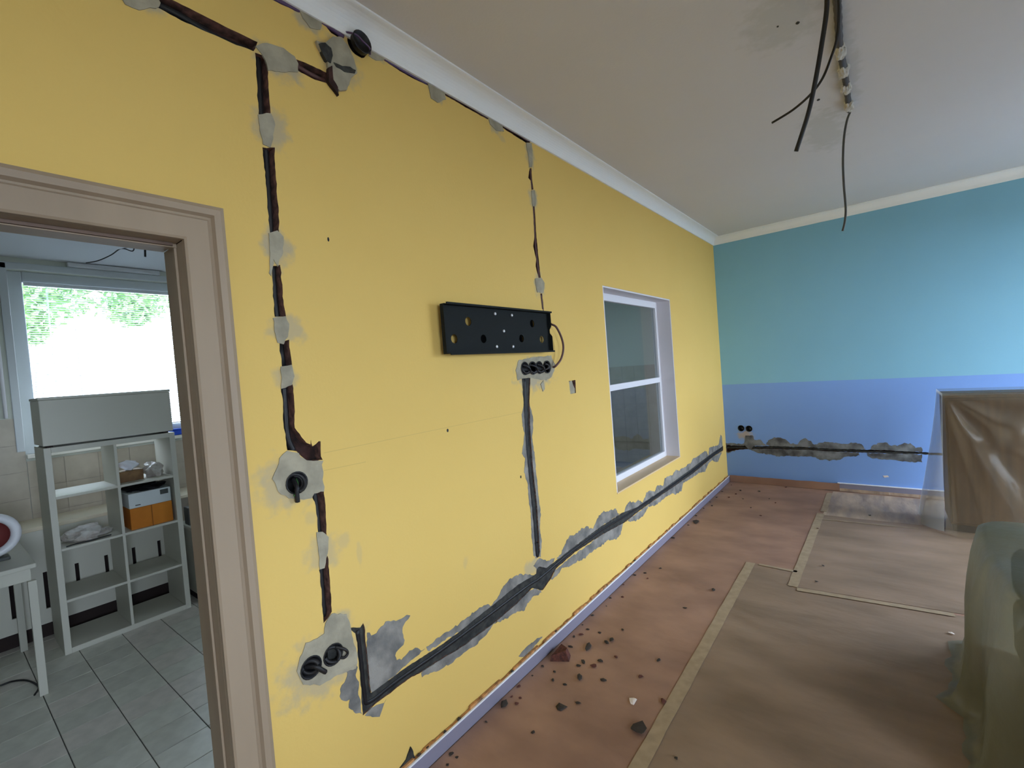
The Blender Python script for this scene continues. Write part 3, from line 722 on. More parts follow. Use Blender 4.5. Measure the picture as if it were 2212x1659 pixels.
wks = box('wall_kitchen_near', (KX - 0.3, KY0 - 0.15, -0.1), (-0.15, KY0, KC + 0.15), kitchen_paint)
tag(wks, 'kitchen wall out of sight of the doorway', kind='structure')
kw2 = empty('window_5', (KX - 0.15, (KWIN_FILL[0] + KWIN_FILL[1]) / 2, KWIN_FILL[2]))
tag(kw2, 'unseen white framed window added to light the kitchen end', kind='structure')
hw, hh = (KWIN_FILL[1] - KWIN_FILL[0]) / 2, KWIN_FILL[3] - KWIN_FILL[2]
for lo, hi in (((-.03, -hw, 0), (.03, -hw + .06, hh)), ((-.03, hw - .06, 0), (.03, hw, hh)), ((-.03, -hw + .06, 0), (.03, hw - .06, .06)), ((-.03, -hw + .06, hh - .06), (.03, hw - .06, hh))):
    box('frame_member', lo, hi, white_lacquer, kw2, 0.004)
box('pane', (-.004, -hw + .06, .06), (.004, hw - .06, hh - .06), glass_clear, kw2)
# glazed tile dado: joint bed plus tiles
TZ = 1.53
def dado(parent, to3f, u0, u1, z1, step=0.2):
    slab('tile_bed', [[(u0, 0), (u1, 0), (u1, z1 - 0.004), (u0, z1 - 0.004)]], to3f, 0.0005, 0.004, tile_joint, parent)
    src = None
    z = z1
    while z > 0.02:
        zb = max(z - step, 0)
        u = u0
        while u < u1 - 0.01:
            ub = min(u + step, u1)
            slab('wall_tile', [[(u + .0015, zb + .0015), (ub - .0015, zb + .0015), (ub - .0015, z - .0015), (u + .0015, z - .0015)]], to3f, 0.004, 0.007, tile_wall, parent)
            u = ub
        z = zb
far3 = lambda u, v, d: (KX + d, u, v)
end3 = lambda u, v, d: (u, KY1 - d, v)
dado(wk, far3, -6.95, -5.752, TZ)
dado(wk, far3, -5.75, -4.35, 1.205)
dado(wke, end3, -3.25, -0.35, TZ)

# ------------------------------------------------------------------ kitchen window with blind
kw = empty('window_2', (KX, 0, 0))
tag(kw, 'kitchen window in a pale grey frame, daylight behind it', kind='structure')
y0, y1, z0, z1 = KWIN
fk = 0.08
frame_grey = M('window_frame_grey', (198, 204, 208), 0.5)
for nm, ya, yb, za, zb in (('frame_stile', y0 + .001, y0 + fk, z0 + .001, z1 - .001), ('frame_stile', y1 - fk, y1 - .001, z0 + .001, z1 - .001), ('frame_rail', y0 + fk, y1 - fk, z1 - fk, z1 - .001), ('frame_rail', y0 + fk, y1 - fk, z0 + .001, z0 + 0.11)):
    box(nm, (-0.12, ya, za), (-0.05, yb, zb), frame_grey, kw, 0.005)
box('pane', (-0.09, y0 + fk, z0 + .11), (-0.084, y1 - fk, z1 - fk), glass_clear, kw)
box('casing', (0.0005, y0 - 0.045, z0 + 0.03), (0.016, y0 + 0.0, z1 + 0.045), frame_grey, kw, 0.004)
box('casing_head', (0.0005, y0 - 0.045, z1 + 0.0), (0.016, y1 + 0.045, z1 + 0.05), frame_grey, kw, 0.004)
box('sill', (-0.05, y0 + .001, z0 - 0.025), (0.05, y1 - .001, z0 + 0.004), M('sill_white', (226, 222, 212), 0.4), kw, 0.004)
box('roller_box', (0.0005, -5.42, z1 + .052), (0.05, -4.82, KC - .004), kitchen_ceiling, kw, 0.006)
blind = empty('venetian_blind', (KX - 0.030, 0, 0))
tag(blind, 'white venetian blind with open slats over the kitchen window', 'blind')
slat_m = M('blind_slat', (222, 228, 232), 0.4)
box('headrail', (-0.014, y0 + fk + .004, z1 - fk - 0.03), (0.012, y1 - fk - .004, z1 - fk - .003), slat_m, blind, 0.002)
zz = z1 - fk - 0.042
slat0 = None
while zz > z0 + 0.125:
    if slat0 is None:
        hw = 0.0085
        V = []
        n = 4
        for yy in (y0 + fk + .006, y1 - fk - .006):
            for t in range(n + 1):
                x = -hw + 2 * hw * t / n
                V.append((x, yy, 0.0018 * (1 - (x / hw) ** 2) - x * 0.45)); 
        for yy in (y0 + fk + .006, y1 - fk - .006):
            for t in range(n + 1):
                x = -hw + 2 * hw * t / n
                V.append((x, yy, 0.0018 * (1 - (x / hw) ** 2) - x * 0.45 - 0.0006))
        F = []
        for t in range(n):
            F.append((t, t + 1, t + 6, t + 5)); F.append((t + 10, t + 15, t + 16, t + 11))
        F += [(0, 5, 15, 10), (4, 14, 19, 9), (0, 10, 11, 1), (1, 11, 12, 2), (2, 12, 13, 3), (3, 13, 14, 4)]
        slat0 = pydata('slat', V, F, slat_m, blind)
        o = slat0
    else:
        o = share('slat', slat0, blind)
    o.location = (0, 0, zz)
    zz -= 0.0175
box('bottom_rail', (-0.010, y0 + fk + .006, z0 + 0.112), (0.010, y1 - fk - .006, z0 + 0.122), slat_m, blind, 0.002)
wand_m = film_mat('clear_wand', (240, 244, 246), 0.35)
tube('tilt_wand', [(0.014, -5.545, z1 - fk - .03), (0.016, -5.548, 2.1), (0.016, -5.548, 1.45)], 0.006, wand_m, blind)
for yy in (-5.4, -4.85):
    tube('ladder_cord', [(0.0, yy, z1 - fk - .03), (0.0, yy, z0 + .12)], 0.0012, slat_m, blind, 5)
pipe = tube('conduit_pipe', [(KX + 0.012, -5.83, KC - 0.003), (KX + 0.012, -5.83, TZ + 0.004)], 0.011, white_lacquer)
tag(pipe, 'thin white pipe on the kitchen wall left of the window', 'pipe')

# ------------------------------------------------------------------ radiator cover under the kitchen window
rc = empty('radiator_cover', (-3.06, -5.6, 0))
tag(rc, 'cream slotted radiator cover with a long ledge behind the white shelf', 'radiator cover')
sy = [-5.593 + 0.1635 * i for i in range(-5, 4)]
out = [(-0.95, 0.10), (0.56, 0.10), (0.56, 0.75), (-0.95, 0.75)]
sl = [[(c + 5.6 - .011, 0.20), (c + 5.6 + .011, 0.20), (c + 5.6 + .011, 0.455), (c + 5.6 - .011, 0.455)] for c in sy]
slab('slotted_panel', [out] + sl, lambda u, v, d: (d, u, v), -0.018, 0.0, [cover_white, cover_white], rc)
box('plinth', (-0.05, -0.95, 0.0), (-0.03, 0.56, 0.0995), dark_void, rc)
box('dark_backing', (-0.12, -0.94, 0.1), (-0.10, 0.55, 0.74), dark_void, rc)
box('ledge', (-0.38, -1.3, 0.7505), (0.012, 1.0, 0.775), M('ledge_cream', (222, 210, 186), 0.5), rc, 0.004)

# ------------------------------------------------------------------ white cube shelf
SX0, SX1 = -3.0, -2.62
SYL, SYR = -5.75, -5.05
sh = empty('cube_shelf', (SX1, SYL, 0))
tag(sh, 'white open backed cube shelf, two bays wide, in front of the kitchen window', 'shelf')
D = SX0 - SX1
Wd = SYR - SYL
HT = 1.335
for ya, yb in ((0, 0.034), (Wd - 0.034, Wd)):
    box('side_panel', (D, ya, 0), (0, yb, HT), shelf_white, sh, 0.002)
box('base_panel', (D, 0.034, 0.0), (0, Wd - 0.034, 0.034), shelf_white, sh, 0.002)
box('top_panel', (D, 0.034, HT - 0.034), (0, Wd - 0.034, HT), shelf_white, sh, 0.002)
box('divider', (D, Wd / 2 - .008, 0.034), (-0.002, Wd / 2 + .008, HT - .034), shelf_white, sh, 0.001)
ROW = [0.329, 0.662, 1.0]
for z in ROW:
    for ya, yb in ((0.034, Wd / 2 - .008), (Wd / 2 + .008, Wd - 0.034)):
        box('shelf_board', (D, ya, z), (-0.002, yb, z + 0.016), shelf_white, sh, 0.001)
tb = empty('storage_box', (SX1, SYL, HT))
tag(tb, 'large plain white box lying on top of the cube shelf', 'box')
box('body', (D + .02, 0.0, 0.012), (-0.006, Wd - 0.004, 0.305), shelf_white, tb, 0.004)
box('lid', (D + .015, -0.003, 0.3055), (-0.002, Wd - 0.001, 0.322), shelf_white, tb, 0.003)
for ya in (0.02, Wd - 0.06): box('base_runner', (D + .03, ya, 0.0), (-0.03, ya + 0.03, 0.0115), dark_void, tb)

def crumple(name, c, r, mat, seed, parent=None, flat=0.6):
    bm = bmesh.new()
    bmesh.ops.create_icosphere(bm, subdivisions=3, radius=1)
    rnd = random.Random(seed); off = Vector((rnd.random() * 9, rnd.random() * 9, 0))
    for v in bm.verts:
        n = v.co.normalized()
        h = 1 + 0.45 * noise.noise(n * 1.7 + off) + 0.25 * noise.noise(n * 4.5 + off)
        v.co = Vector((n.x * r[0] * h, n.y * r[1] * h, n.z * r[2] * h))
    zmin = -flat * r[2]
    for v in bm.verts: v.co.z = max(v.co.z, zmin) - zmin
    me = bpy.data.meshes.new(name); bm.to_mesh(me); bm.free()
    o = add(name, me, mat, parent)
    o.location = c
    return o
# tissue box with a pulled tissue
zs = 1.0161
ts = empty('tissue_box', (-2.78, -5.31, zs))
tag(ts, 'brown printed tissue box with a white tissue sticking out', 'tissue box')
box('carton', (-0.06, -0.075, 0), (0.06, 0.075, 0.075), tissue_brown, ts, 0.003)
V, F = [], []
for i in range(9):
    for j in range(9):
        u, v = i / 8 - .5, j / 8
        wdt = 0.025 + 0.085 * v * (1 + .4 * math.sin(5 * v))
        V.append((0.02 * math.sin(7 * u + 3 * v) + 0.012, u * wdt * 1.5 + 0.014 * math.sin(4 * v), 0.0755 + 0.075 * v - 0.03 * abs(u) * v))
for i in range(8):
    for j in range(8):
        a = i * 9 + j
        F.append((a, a + 9, a + 10, a + 1))
pt = pydata('tissue', V, F, tissue_white, ts, True)
sd = pt.modifiers.new('thin', 'SOLIDIFY'); sd.thickness = 0.0015
tag(crumple('plastic_bag', (-2.8, -5.155, zs), (0.07, 0.06, 0.06), bag_white, 3), 'crumpled whitish bag beside the tissue box', 'bag')
zs = 0.6781
ob = empty('cardboard_box', (-2.79, -5.225, zs))
tag(ob, 'orange cardboard box under the white carton', 'box')
box('body', (-0.15, -0.125, 0), (0.14, 0.125, 0.15), cardboard, ob, 0.003)
box('flap_seam', (0.1405, -0.003, 0.0), (0.1415, 0.003, 0.15), M('box_seam', (150, 88, 26), 0.8), ob)
wb = empty('carton', (-2.79, -5.225, zs + 0.1503))
tag(wb, 'white carton stacked on the orange cardboard box', 'box')
box('body', (-0.15, -0.125, 0), (0.135, 0.125, 0.105), box_white, wb, 0.003)
box('label_print', (0.1352, 0.06, 0.06), (0.1358, 0.11, 0.095), dark_grey, wb)
box('label_print', (0.1352, -0.09, 0.015), (0.1358, -0.06, 0.022), dark_grey, wb)
tag(crumple('cloth_bundle', (-2.80, -5.23, zs + 0.2556), (0.12, 0.12, 0.030), black_plastic, 9, flat=0.5), 'black cloth bundle on top of the white carton', 'cloth')
bag = crumple('plastic_wrap', (-2.80, -5.575, 0.6781), (0.13, 0.115, 0.055), bag_white, 12, flat=0.45)
tag(bag, 'crumpled grey plastic wrap on the left bay of the shelf', 'plastic wrap')
cb = tube('power_cord', [(-2.63, -5.69, 0.685), (-2.65, -5.64, 0.684), (-2.64, -5.57, 0.684), (-2.655, -5.51, 0.684), (-2.66, -5.46, 0.684)], 0.004, cable_black)
tag(cb, 'short dark cord in front of the crumpled plastic wrap', 'cord')

# things on the sill
bb = empty('blue_case', (KX + 0.0, -4.78, z0 + 0.0045))
tag(bb, 'bright blue plastic case on the window sill right of the shelf', 'case')
box('body', (-0.04, -0.1, 0), (0.03, 0.1, 0.045), blue_plastic, bb, 0.006)
box('lid', (-0.041, -0.101, 0.0452), (0.031, 0.101, 0.055), blue_plastic, bb, 0.003)
pb = empty('blue_tray', (KX, -5.17, z0 + 0.0045))
tag(pb, 'pale blue flat tray on the sill behind the shelf top', 'tray')
box('base', (-0.035, -0.09, 0), (0.035, 0.09, 0.012), cyan_plastic, pb, 0.003)
boxes('rim', [((-0.035, -0.09, 0.0122), (-0.030, 0.09, 0.022)), ((0.030, -0.09, 0.0122), (0.035, 0.09, 0.022))], cyan_plastic, pb)

# low white cabinet right of the shelf with a dark device and a red tub
lc = empty('low_cabinet', (-2.62, -4.985, 0))
tag(lc, 'low white cabinet on a dark plinth right of the shelf', 'cabinet')
box('body', (-0.36, 0, 0.055), (0, 0.6, 0.555), shelf_white, lc, 0.006)
box('plinth', (-0.34, 0.012, 0), (-0.01, 0.59, 0.0545), dark_void, lc)
box('worktop', (-0.365, -0.004, 0.5552), (0.008, 0.605, 0.58), shelf_white, lc, 0.004)
dv = empty('radio', (-2.8, -4.9, 0.5803))
tag(dv, 'dark grey radio on the low white cabinet', 'radio')
box('body', (-0.05, -0.075, 0.0), (0.05, 0.12, 0.14), dark_grey, dv, 0.006)
lathe('knob', [(0.0, 0), (0.02, 0), (0.018, 0.012), (0.0, 0.012)], black_plastic, dv).matrix_local = Matrix.Translation((0.0502, -0.04, 0.07)) @ Matrix.Rotation(math.pi / 2, 4, 'Y')
rt = empty('tub', (-2.68, -4.93, 0.5803))
tag(rt, 'small red tub on the low white cabinet', 'tub')
lathe('body', [(0.0, 0), (0.024, 0), (0.028, 0.045), (0.0, 0.045)], red_plastic, rt)
lathe('lid', [(0.0, 0.0452), (0.030, 0.0452), (0.030, 0.053), (0.0, 0.053)], red_plastic, rt)

# white table at the left with a fan heater on it
tbl = empty('table', (-2.17, -5.875, 0))
tag(tbl, 'white kitchen table with square legs at the left edge', 'table')
box('tabletop', (-0.83, -1.1, 0.715), (0.0, 0.0, 0.74), shelf_white, tbl, 0.004)
box('apron', (-0.80, -1.06, 0.645), (-0.03, -0.022, 0.7148), shelf_white, tbl, 0.002)
for lx, ly in ((-0.045, -0.045), (-0.83, -0.045), (-0.045, -1.1), (-0.83, -1.1)):
    box('leg', (lx + .005, ly + .005, 0), (lx + 0.04, ly + 0.04, 0.7148 if False else 0.6448), shelf_white, tbl, 0.002)
fh = empty('fan_heater', (-2.47, -6.02, 0.7402))
tag(fh, 'white round fan heater with a dark red grille on the table', 'heater')
ring = []
V, F = [], []
for i in range(28):
    a = 2 * math.pi * i / 28
    for j in range(10):
        b = 2 * math.pi * j / 10
        rr = 0.105 + 0.024 * math.cos(b)
        V.append((0.04 * math.sin(b), rr * math.cos(a), 0.145 + rr * math.sin(a)))
for i in range(28):
    for j in range(10):
        F.append((i * 10 + j, ((i + 1) % 28) * 10 + j, ((i + 1) % 28) * 10 + (j + 1) % 10, i * 10 + (j + 1) % 10))
pydata('housing', V, F, white_lacquer, fh, True)
gr = lathe('grille', [(0.0, -0.006), (0.084, -0.006), (0.084, 0.006), (0.0, 0.010)], M('heater_grille', (110, 44, 42), 0.5), fh)
gr.matrix_local = Matrix.Translation((0, 0, 0.145)) @ Matrix.Rotation(math.pi / 2, 4, 'Y')
box('foot', (-0.05, -0.07, 0), (0.05, 0.07, 0.018), dark_grey, fh, 0.004)
tag(tube('power_cord', [(-2.54, -6.2, 0.005)] + [(x, y_, 0.005) for (x, y_) in [(-2.539, -6.038), (-2.527, -5.984), (-2.454, -5.934), (-2.308, -5.905), (-2.221, -5.931)]], 0.005, cable_black), 'black cord curling on the tiles by the table leg', 'cord')
kc1 = tube('ceiling_cable', [(-2.75, -5.15, KC), (-2.73, -5.17, KC - 0.03)] + [(-2.821, -5.21, 2.723), (-2.928, -5.25, 2.692), (-3.018, -5.31, 2.66), (-3.017, -5.38, 2.634)], 0.004, cable_black)
tag(kc1, 'thin black cable curving from the kitchen ceiling', 'cable')
kc2 = tube('cable_stub', [(-2.77, -5.08, KC + .0)] + [(-2.77, -5.083, KC - 0.05)], 0.007, cable_black, n=2)
tag(kc2, 'short straight black cable stub in the kitchen ceiling', 'cable')

# tree outside the kitchen window
tree = empty('garden_tree', (-7.5, -3.6, -0.6))
tag(tree, 'green leafy tree outside behind the kitchen blind', 'tree')
tube('trunk', [(0.6, 1.9, 0), (0.5, 1.8, 2.2), (0.2, 1.2, 4.2)], 0.14, bark, tree, 10)
for q in ((0, -1.2, 4.8), (0.3, 0.4, 5.2), (-.2, 2.2, 5.2)):
    tube('branch', [(0.2, 1.25, 4.1), (0.1, (1.2 + q[1]) / 2, 4.5), q], 0.05, bark, tree, 7)
rnd = random.Random(21)
V, F = [], []
for i in range(3600):
    cy, cz, cx, rr = rnd.choice(((-1.35, 3.75, 0, .42), (-.75, 3.85, .3, .5), (-.25, 3.8, -.1, .36), (-1.75, 3.7, .3, .4), (-1.6, 3.3, 0, .25), (-.5, 3.6, 0, .3), (-.6, 4.9, 0, 1.0), (1.0, 5.0, 0, 1.0)))
    d = Vector((rnd.gauss(0, 1), rnd.gauss(0, 1), rnd.gauss(0, 1))).normalized() * rr * rnd.random() ** 0.4
    p = Vector((cx, cy, cz)) + d
    t = Vector((rnd.gauss(0, 1), rnd.gauss(0, 1), rnd.gauss(0, .6))).normalized() * 0.06
    s = t.cross(Vector((rnd.gauss(0, 1), rnd.gauss(0, 1), rnd.gauss(0, 1)))).normalized() * 0.028
    k = len(V)
    V += [p - t, p + s, p + t, p - s]
    F.append((k, k + 1, k + 2, k + 3))
fo = pydata('foliage', V, F, leaf_green, tree)
fo['kind'] = 'stuff'

# ------------------------------------------------------------------ wall bracket for the screen
mb = empty('screen_bracket', (0, -4.29, 1.81))
tag(mb, 'black steel screen bracket tray screwed to the yellow wall', 'bracket')
def bp(pts): return [(u + 4.29, v - 1.81) for (u, v) in pts]
fp = [(-4.763, 1.915), (-3.903, 1.922), (-3.924, 1.699), (-4.773, 1.692)]
hp = [(-4.594, 1.847), (-4.696, 1.764), (-4.495, 1.765), (-4.184, 1.769), (-4.074, 1.853), (-3.989, 1.765)]
(yA, zA), (yB_, zB), (yC, zC), (yD, zD) = bp(fp)
yl, yr_, zlo, zhi = (yA + yD) / 2, (yB_ + yC) / 2, (zC + zD) / 2, (zA + zB) / 2
hl = [circle(c, 0.021, n=18) for c in bp(hp)]
slab('back_plate', [[(yl, zlo), (yr_, zlo), (yr_, zhi), (yl, zhi)]] + hl, wall3, 0.031, 0.034, steel_black, mb)
t3 = 0.003
box('flange', (0.0342, yl, zhi - t3), (0.058, yr_, zhi), steel_black, mb)
box('flange', (0.0342, yl, zlo), (0.062, yr_, zlo + t3), steel_black, mb)
box('flange', (0.0342, yl, zlo + t3), (0.052, yl + t3, zhi - t3), steel_black, mb)
box('hook_lip', (0.0582, yl + 0.012, zhi - t3), (0.066, yr_, zhi + 0.006), steel_black, mb)
box('hook_lip', (0.0622, yl + 0.012, zlo - 0.006), (0.068, yr_, zlo + t3), steel_black, mb)
nt_ = [(0.0342, zlo + t3), (0.058, zlo + t3), (0.058, zlo + 0.085), (0.043, zlo + 0.105), (0.043, zlo + 0.125), (0.056, zlo + 0.145), (0.056, zhi - t3), (0.0342, zhi - t3)]
slab('notched_flange', [nt_], lambda u, v, d: (u, d, v), yr_ - t3, yr_, steel_black, mb)
for c in bp([(-4.395, 1.892), (-4.258, 1.891), (-4.335, 1.806), (-4.401, 1.726), (-4.267, 1.725)]):
    s = lathe('screw', [(0.0, 0.0), (0.0085, 0.0), (0.008, 0.004), (0.004, 0.007), (0.0, 0.007)], screw_steel, mb, 10)
    s.matrix_local = Matrix.Translation((0.0342, c[0], c[1])) @ Matrix.Rotation(math.pi / 2, 4, 'Y')
box('wall_arm', (0.0008, -0.09, -0.07), (0.0308, 0.10, 0.07), steel_black, mb, 0.003)
pad_black = M('rubber_pad_black', (8, 8, 8), 1.0, spec=0.0)
for i in (2, 3, 4):
    c = bp(hp)[i]
    box('spacer_pad', (0.0008, c[0] - .034, c[1] - .03), (0.0308, c[0] + (.034 if i == 2 else 0.012), c[1] + .03), pad_black, mb, 0.003)

# ------------------------------------------------------------------ socket boxes
def socket(c, r, label, wires, to3=wall3, parent_rot=None, depth=0.038, proud=0.006, group=None, dark=True):
    o = empty('socket_box', to3(c[0], c[1], 0.0))
    if parent_rot: 
        p = Matrix.Rotation(parent_rot, 4, 'Z') @ Vector(to3(c[0], c[1], 0.0)); o.location = p; o.rotation_euler = (0, 0, parent_rot)
    tag(o, label, 'socket box', group)
    n = 20
    V, F = [], []
    rings = [(r - .0005, proud - .004), (r + .003, proud), (r - .002, proud), (r - .003, -depth + .002), (0.0005, -depth + .002)]
    rings = [(r - .001, -depth), (r - .001, proud - .003), (r + .002, proud - .001), (r, proud), (r - .003, proud), (r - .004, -depth + .003), (0.0004, -depth + .003)]
    for (rr, d) in rings:
        for i in range(n):
            a = 2 * math.pi * i / n
            V.append(to3(rr * math.cos(a), rr * math.sin(a), d))
    for k in range(len(rings) - 1):
        for i in range(n):
            F.append((k * n + i, k * n + (i + 1) % n, (k + 1) * n + (i + 1) % n, (k + 1) * n + i))
    pydata('cup', V, F, black_plastic, o, True)
    for (pts, rad, m) in wires:
        tube('wire', [to3(*q) for q in pts], rad, m, o, 6)
    return o
def curl(a0, a1, rad, d0, d1, n=7, cx=0, cy=0):
    return [(cx + rad * math.cos(a0 + (a1 - a0) * i / (n - 1)), cy + rad * math.sin(a0 + (a1 - a0) * i / (n - 1)), d0 + (d1 - d0) * i / (n - 1)) for i in range(n)]
green = M('wire_green', (60, 120, 50), 0.5)
socket(BOX1, BR, 'single black flush socket box with a cable loop, beside the door frame',
       [(curl(2.2, -1.7, 0.027, -0.02, 0.02), 0.007, cable_black), (curl(1.5, -2.2, 0.022, -0.015, 0.015), 0.006, cable_black),
        ([(0, 0.01, -0.02), (-0.005, -0.012, 0.012), (-0.008, -0.035, 0.014), (-0.006, -0.062, 0.010)], 0.008, cable_black),
        ([(0.01, 0.01, -0.02), (0.0, -0.01, 0.01), (-0.018, -0.04, 0.012)], 0.002, green)])
socket(BOX2, BR, 'left box of the low pair of black socket boxes near the door frame',
       [(curl(2.4, 0.2, 0.02, -0.015, 0.015), 0.008, cable_black), ([(-0.01, 0.0, -0.02), (0.01, 0.0, 0.012), (0.026, -0.018, 0.02), (0.040, -0.034, 0.018)], 0.008, cable_black),
        (curl(3.6, 5.5, 0.02, -0.015, 0.012), 0.007, cable_black)])
socket(BOX3, BR, 'right box of the low pair of black socket boxes, with a looped cable',
       [(curl(2.4, -1.2, 0.022, -0.015, 0.015), 0.007, cable_black), ([(0.012, 0.02, 0.0), (0.034, 0.006, 0.018), (0.046, -0.014, 0.018), (0.034, -0.026, 0.014), (0.018, -0.02, 0.0)], 0.005, cable_black),
        (curl(3.4, 4.9, 0.024, -0.01, 0.012), 0.007, cable_black)])
gnames = ['first', 'second', 'third', 'fourth']
for i, c in enumerate(GANG):
    w = [([(-0.02, 0.018, 0.004), (0.0, 0.012, 0.014), (0.022, -0.002, 0.02), (0.03, -0.022, 0.014), (0.01, -0.03, 0.0)], 0.006, cable_black),
         (curl(3.3, 5.6, 0.026, 0.004, 0.014), 0.006, cable_black)]
    if i == 3: w = [([(-0.03, 0.016, 0.012), (-0.01, 0.014, 0.016), (-0.002, -0.006, 0.016), (-0.03, -0.014, 0.012)], 0.006, cable_black)]
    inset = i in (0, 2)
    socket(c, BR, gnames[i] + ' from the left of four socket boxes in a row under the bracket', w, depth=0.034 if inset else 0.001, proud=0.006 if inset else 0.010)
for c, nm in zip(BB, ('left of two dark socket boxes on the blue wall', 'right of two dark socket boxes on the blue wall, next to the chase')):
    socket(c, 0.036, nm, [(curl(2.4, -0.6, 0.016, -0.02, 0.008), 0.007, cable_black)], blue3, TH, depth=0.045)
rj = socket(ROUND, 0.040, 'round black junction box right under the cornice', [([(-0.06, 0.022, 0.004), (-0.03, 0.012, 0.034), (0.0, 0.0, 0.036), (0.030, -0.010, 0.034), (0.045, -0.018, 0.016)], 0.0035, cable_purple)], depth=-0.012, proud=0.034)

# ------------------------------------------------------------------ cables in the chases
def in_wall(name, pts, d, r, mat, label, n=5):
    o = tube(name, [(d, u, v) for (u, v) in pts], r, mat, n=n, sides=8)
    tag(o, label, 'cable')
    return o
in_wall('cable', [(-5.825, 2.719), (-5.72, 2.714), (-5.658, 2.712), (-5.574, 2.699), (-5.473, 2.701), (-5.448, 2.693), (-5.454, 2.583), (-5.454, 2.493)], -0.026, 0.011, cable_black, 'black cable bundle running down from the top left chase')
in_wall('cable', [(-5.455, 2.418), (-5.45, 2.375), (-5.454, 2.238), (-5.458, 2.109)], -0.026, 0.011, cable_black, 'black cable in the chase left of the yellow wall, above the door head height')
in_wall('cable', [(-5.461, 2.01), (-5.463, 1.903), (-5.462, 1.827)], -0.026, 0.010, cable_black, 'black cable piece between the second and third filler dab of the drop')
in_wall('cable', [(-5.458, 1.753), (-5.457, 1.664)], -0.026, 0.010, cable_black, 'shortest black cable piece in the drop, between two filler dabs', 3)
in_wall('cable', [(-5.462, 1.606), (-5.464, 1.52), (-5.464, 1.435), (-5.449, 1.386)], -0.024, 0.011, cable_black, 'black cable entering the single socket box from above')
in_wall('cable', [(-5.388, 1.234), (-5.385, 1.155), (-5.384, 1.08)], -0.026, 0.010, cable_black, 'black cable leaving the single socket box downwards')
in_wall('cable', [(-5.389, 0.9934), (-5.391, 0.8963), (-5.392, 0.7904)], -0.026, 0.010, cable_black, 'black cable above the low pair of socket boxes')
tube('conduit', [(-0.012, u, v) for (u, v) in [(-5.279, 0.6896), (-5.275, 0.5693), (-5.273, 0.4458), (-5.257, 0.4043), (-5.128, 0.41), (-4.905, 0.4065), (-4.599, 0.4127), (-4.254, 0.423), (-4.121, 0.4204), (-3.814, 0.4445), (-3.381, 0.4527), (-3.006, 0.4383), (-2.236, 0.4244), (-1.302, 0.424), (-0.2265, 0.4474)]], 0.010, black_plastic, wall_left, n=5)
in_wall('cable', [(-4.127, 1.549), (-4.138, 1.389), (-4.153, 1.21), (-4.148, 0.9759), (-4.144, 0.766), (-4.141, 0.5471)], -0.012, 0.009, black_plastic, 'black conduit dropping from the four socket boxes')
in_wall('cable', [(-5.317, 2.728), (-5.267, 2.721), (-5.208, 2.72)], -0.022, 0.009, cable_brown, 'brown cable stub reaching the knocked out junction')
in_wall('cable', [(-5.426, 2.91), (-5.357, 2.913), (-5.292, 2.917)], -0.004, 0.007, cable_purple, 'purple grey cable under the cornice, nearest to the top edge')
in_wall('cable', [(-5.214, 2.924), (-5.17, 2.92), (-5.125, 2.915)], -0.002, 0.009, cable_purple, 'purple cable piece left of the round junction box')
in_wall('cable', [(-4.933, 2.922), (-4.842, 2.92), (-4.703, 2.921)], -0.006, 0.006, cable_purple, 'purple cable under the cornice right of the round junction box')
in_wall('cable', [(-4.591, 2.925), (-4.439, 2.929), (-4.288, 2.926)], -0.006, 0.006, cable_brown, 'brown cable under the cornice between two filler dabs')
in_wall('cable', [(-4.157, 2.931), (-4.02, 2.931), (-3.922, 2.928)], -0.006, 0.006, cable_brown, 'brown cable under the cornice where it turns down')
in_wall('cable', [(-3.924, 2.767), (-3.921, 2.65)], -0.006, 0.006, cable_brown, 'short brown cable piece below the cornice turn', 3)
in_wall('cable', [(-3.92, 2.545), (-3.927, 2.347), (-3.921, 2.213), (-3.913, 2.132)], -0.006, 0.006, cable_brown, 'brown cable piece above the screen bracket')
in_wall('cable', [(-3.911, 2.034), (-3.904, 1.983), (-3.9, 1.937)], -0.004, 0.006, cable_brown, 'brown cable end reaching the top of the bracket')
lp = tube('cable_loop', [(0.012, *[(-3.85, 1.862)][0])] + [(0.03, -3.867, 1.855), (0.05, -3.85, 1.836), (0.055, -3.809, 1.773), (0.05, -3.789, 1.711), (0.04, -3.808, 1.648), (0.025, -3.852, 1.606)] + [(0.010, *[(-3.855, 1.602)][0])], 0.0065, cable_brown)
tag(lp, 'brown cable loop from the bracket to the socket boxes', 'cable')
tube('conduit', [(u, 0.016, v) for (u, v) in [(-0.0132, 0.4234), (0.2339, 0.4347), (0.5758, 0.4504), (0.9008, 0.4494), (1.325, 0.4445), (1.745, 0.442), (2.089, 0.4379)]], 0.013, mortar_and_shade, wall_far)

# ------------------------------------------------------------------ cables at the ceiling
dab_white = M('white_plaster_dab', (206, 204, 198), 0.85, (182, 180, 172), 20)
cc = empty('ceiling_conduit', (1.475, -3.3, 3.02))
tag(cc, 'corrugated conduit along the ceiling held by white plaster dabs', 'conduit')
cp = [(x - 1.475, y_ + 3.3, ceil_z(y_) - 0.014 - 3.02) for (x, y_) in [(1.475, -4.3), (1.475, -3.95)] + [(1.475, -3.772), (1.466, -3.42), (1.471, -3.205), (1.474, -2.987), (1.473, -2.629)]]
tube('conduit', cp, 0.014, conduit_grey, cc, 8, 10, ribs=0.18)
for px in ([(1.467, -3.389)][0], [(1.47, -3.176)][0], [(1.473, -2.97)][0], [(1.476, -2.722)][0]):
    d = crumple('plaster_dab', (px[0] - 1.475, px[1] + 3.3, ceil_z(px[1]) - 0.040 - 3.02), (0.024, 0.062, 0.024), dab_white, int(px[1] * 1000), cc, flat=.9)
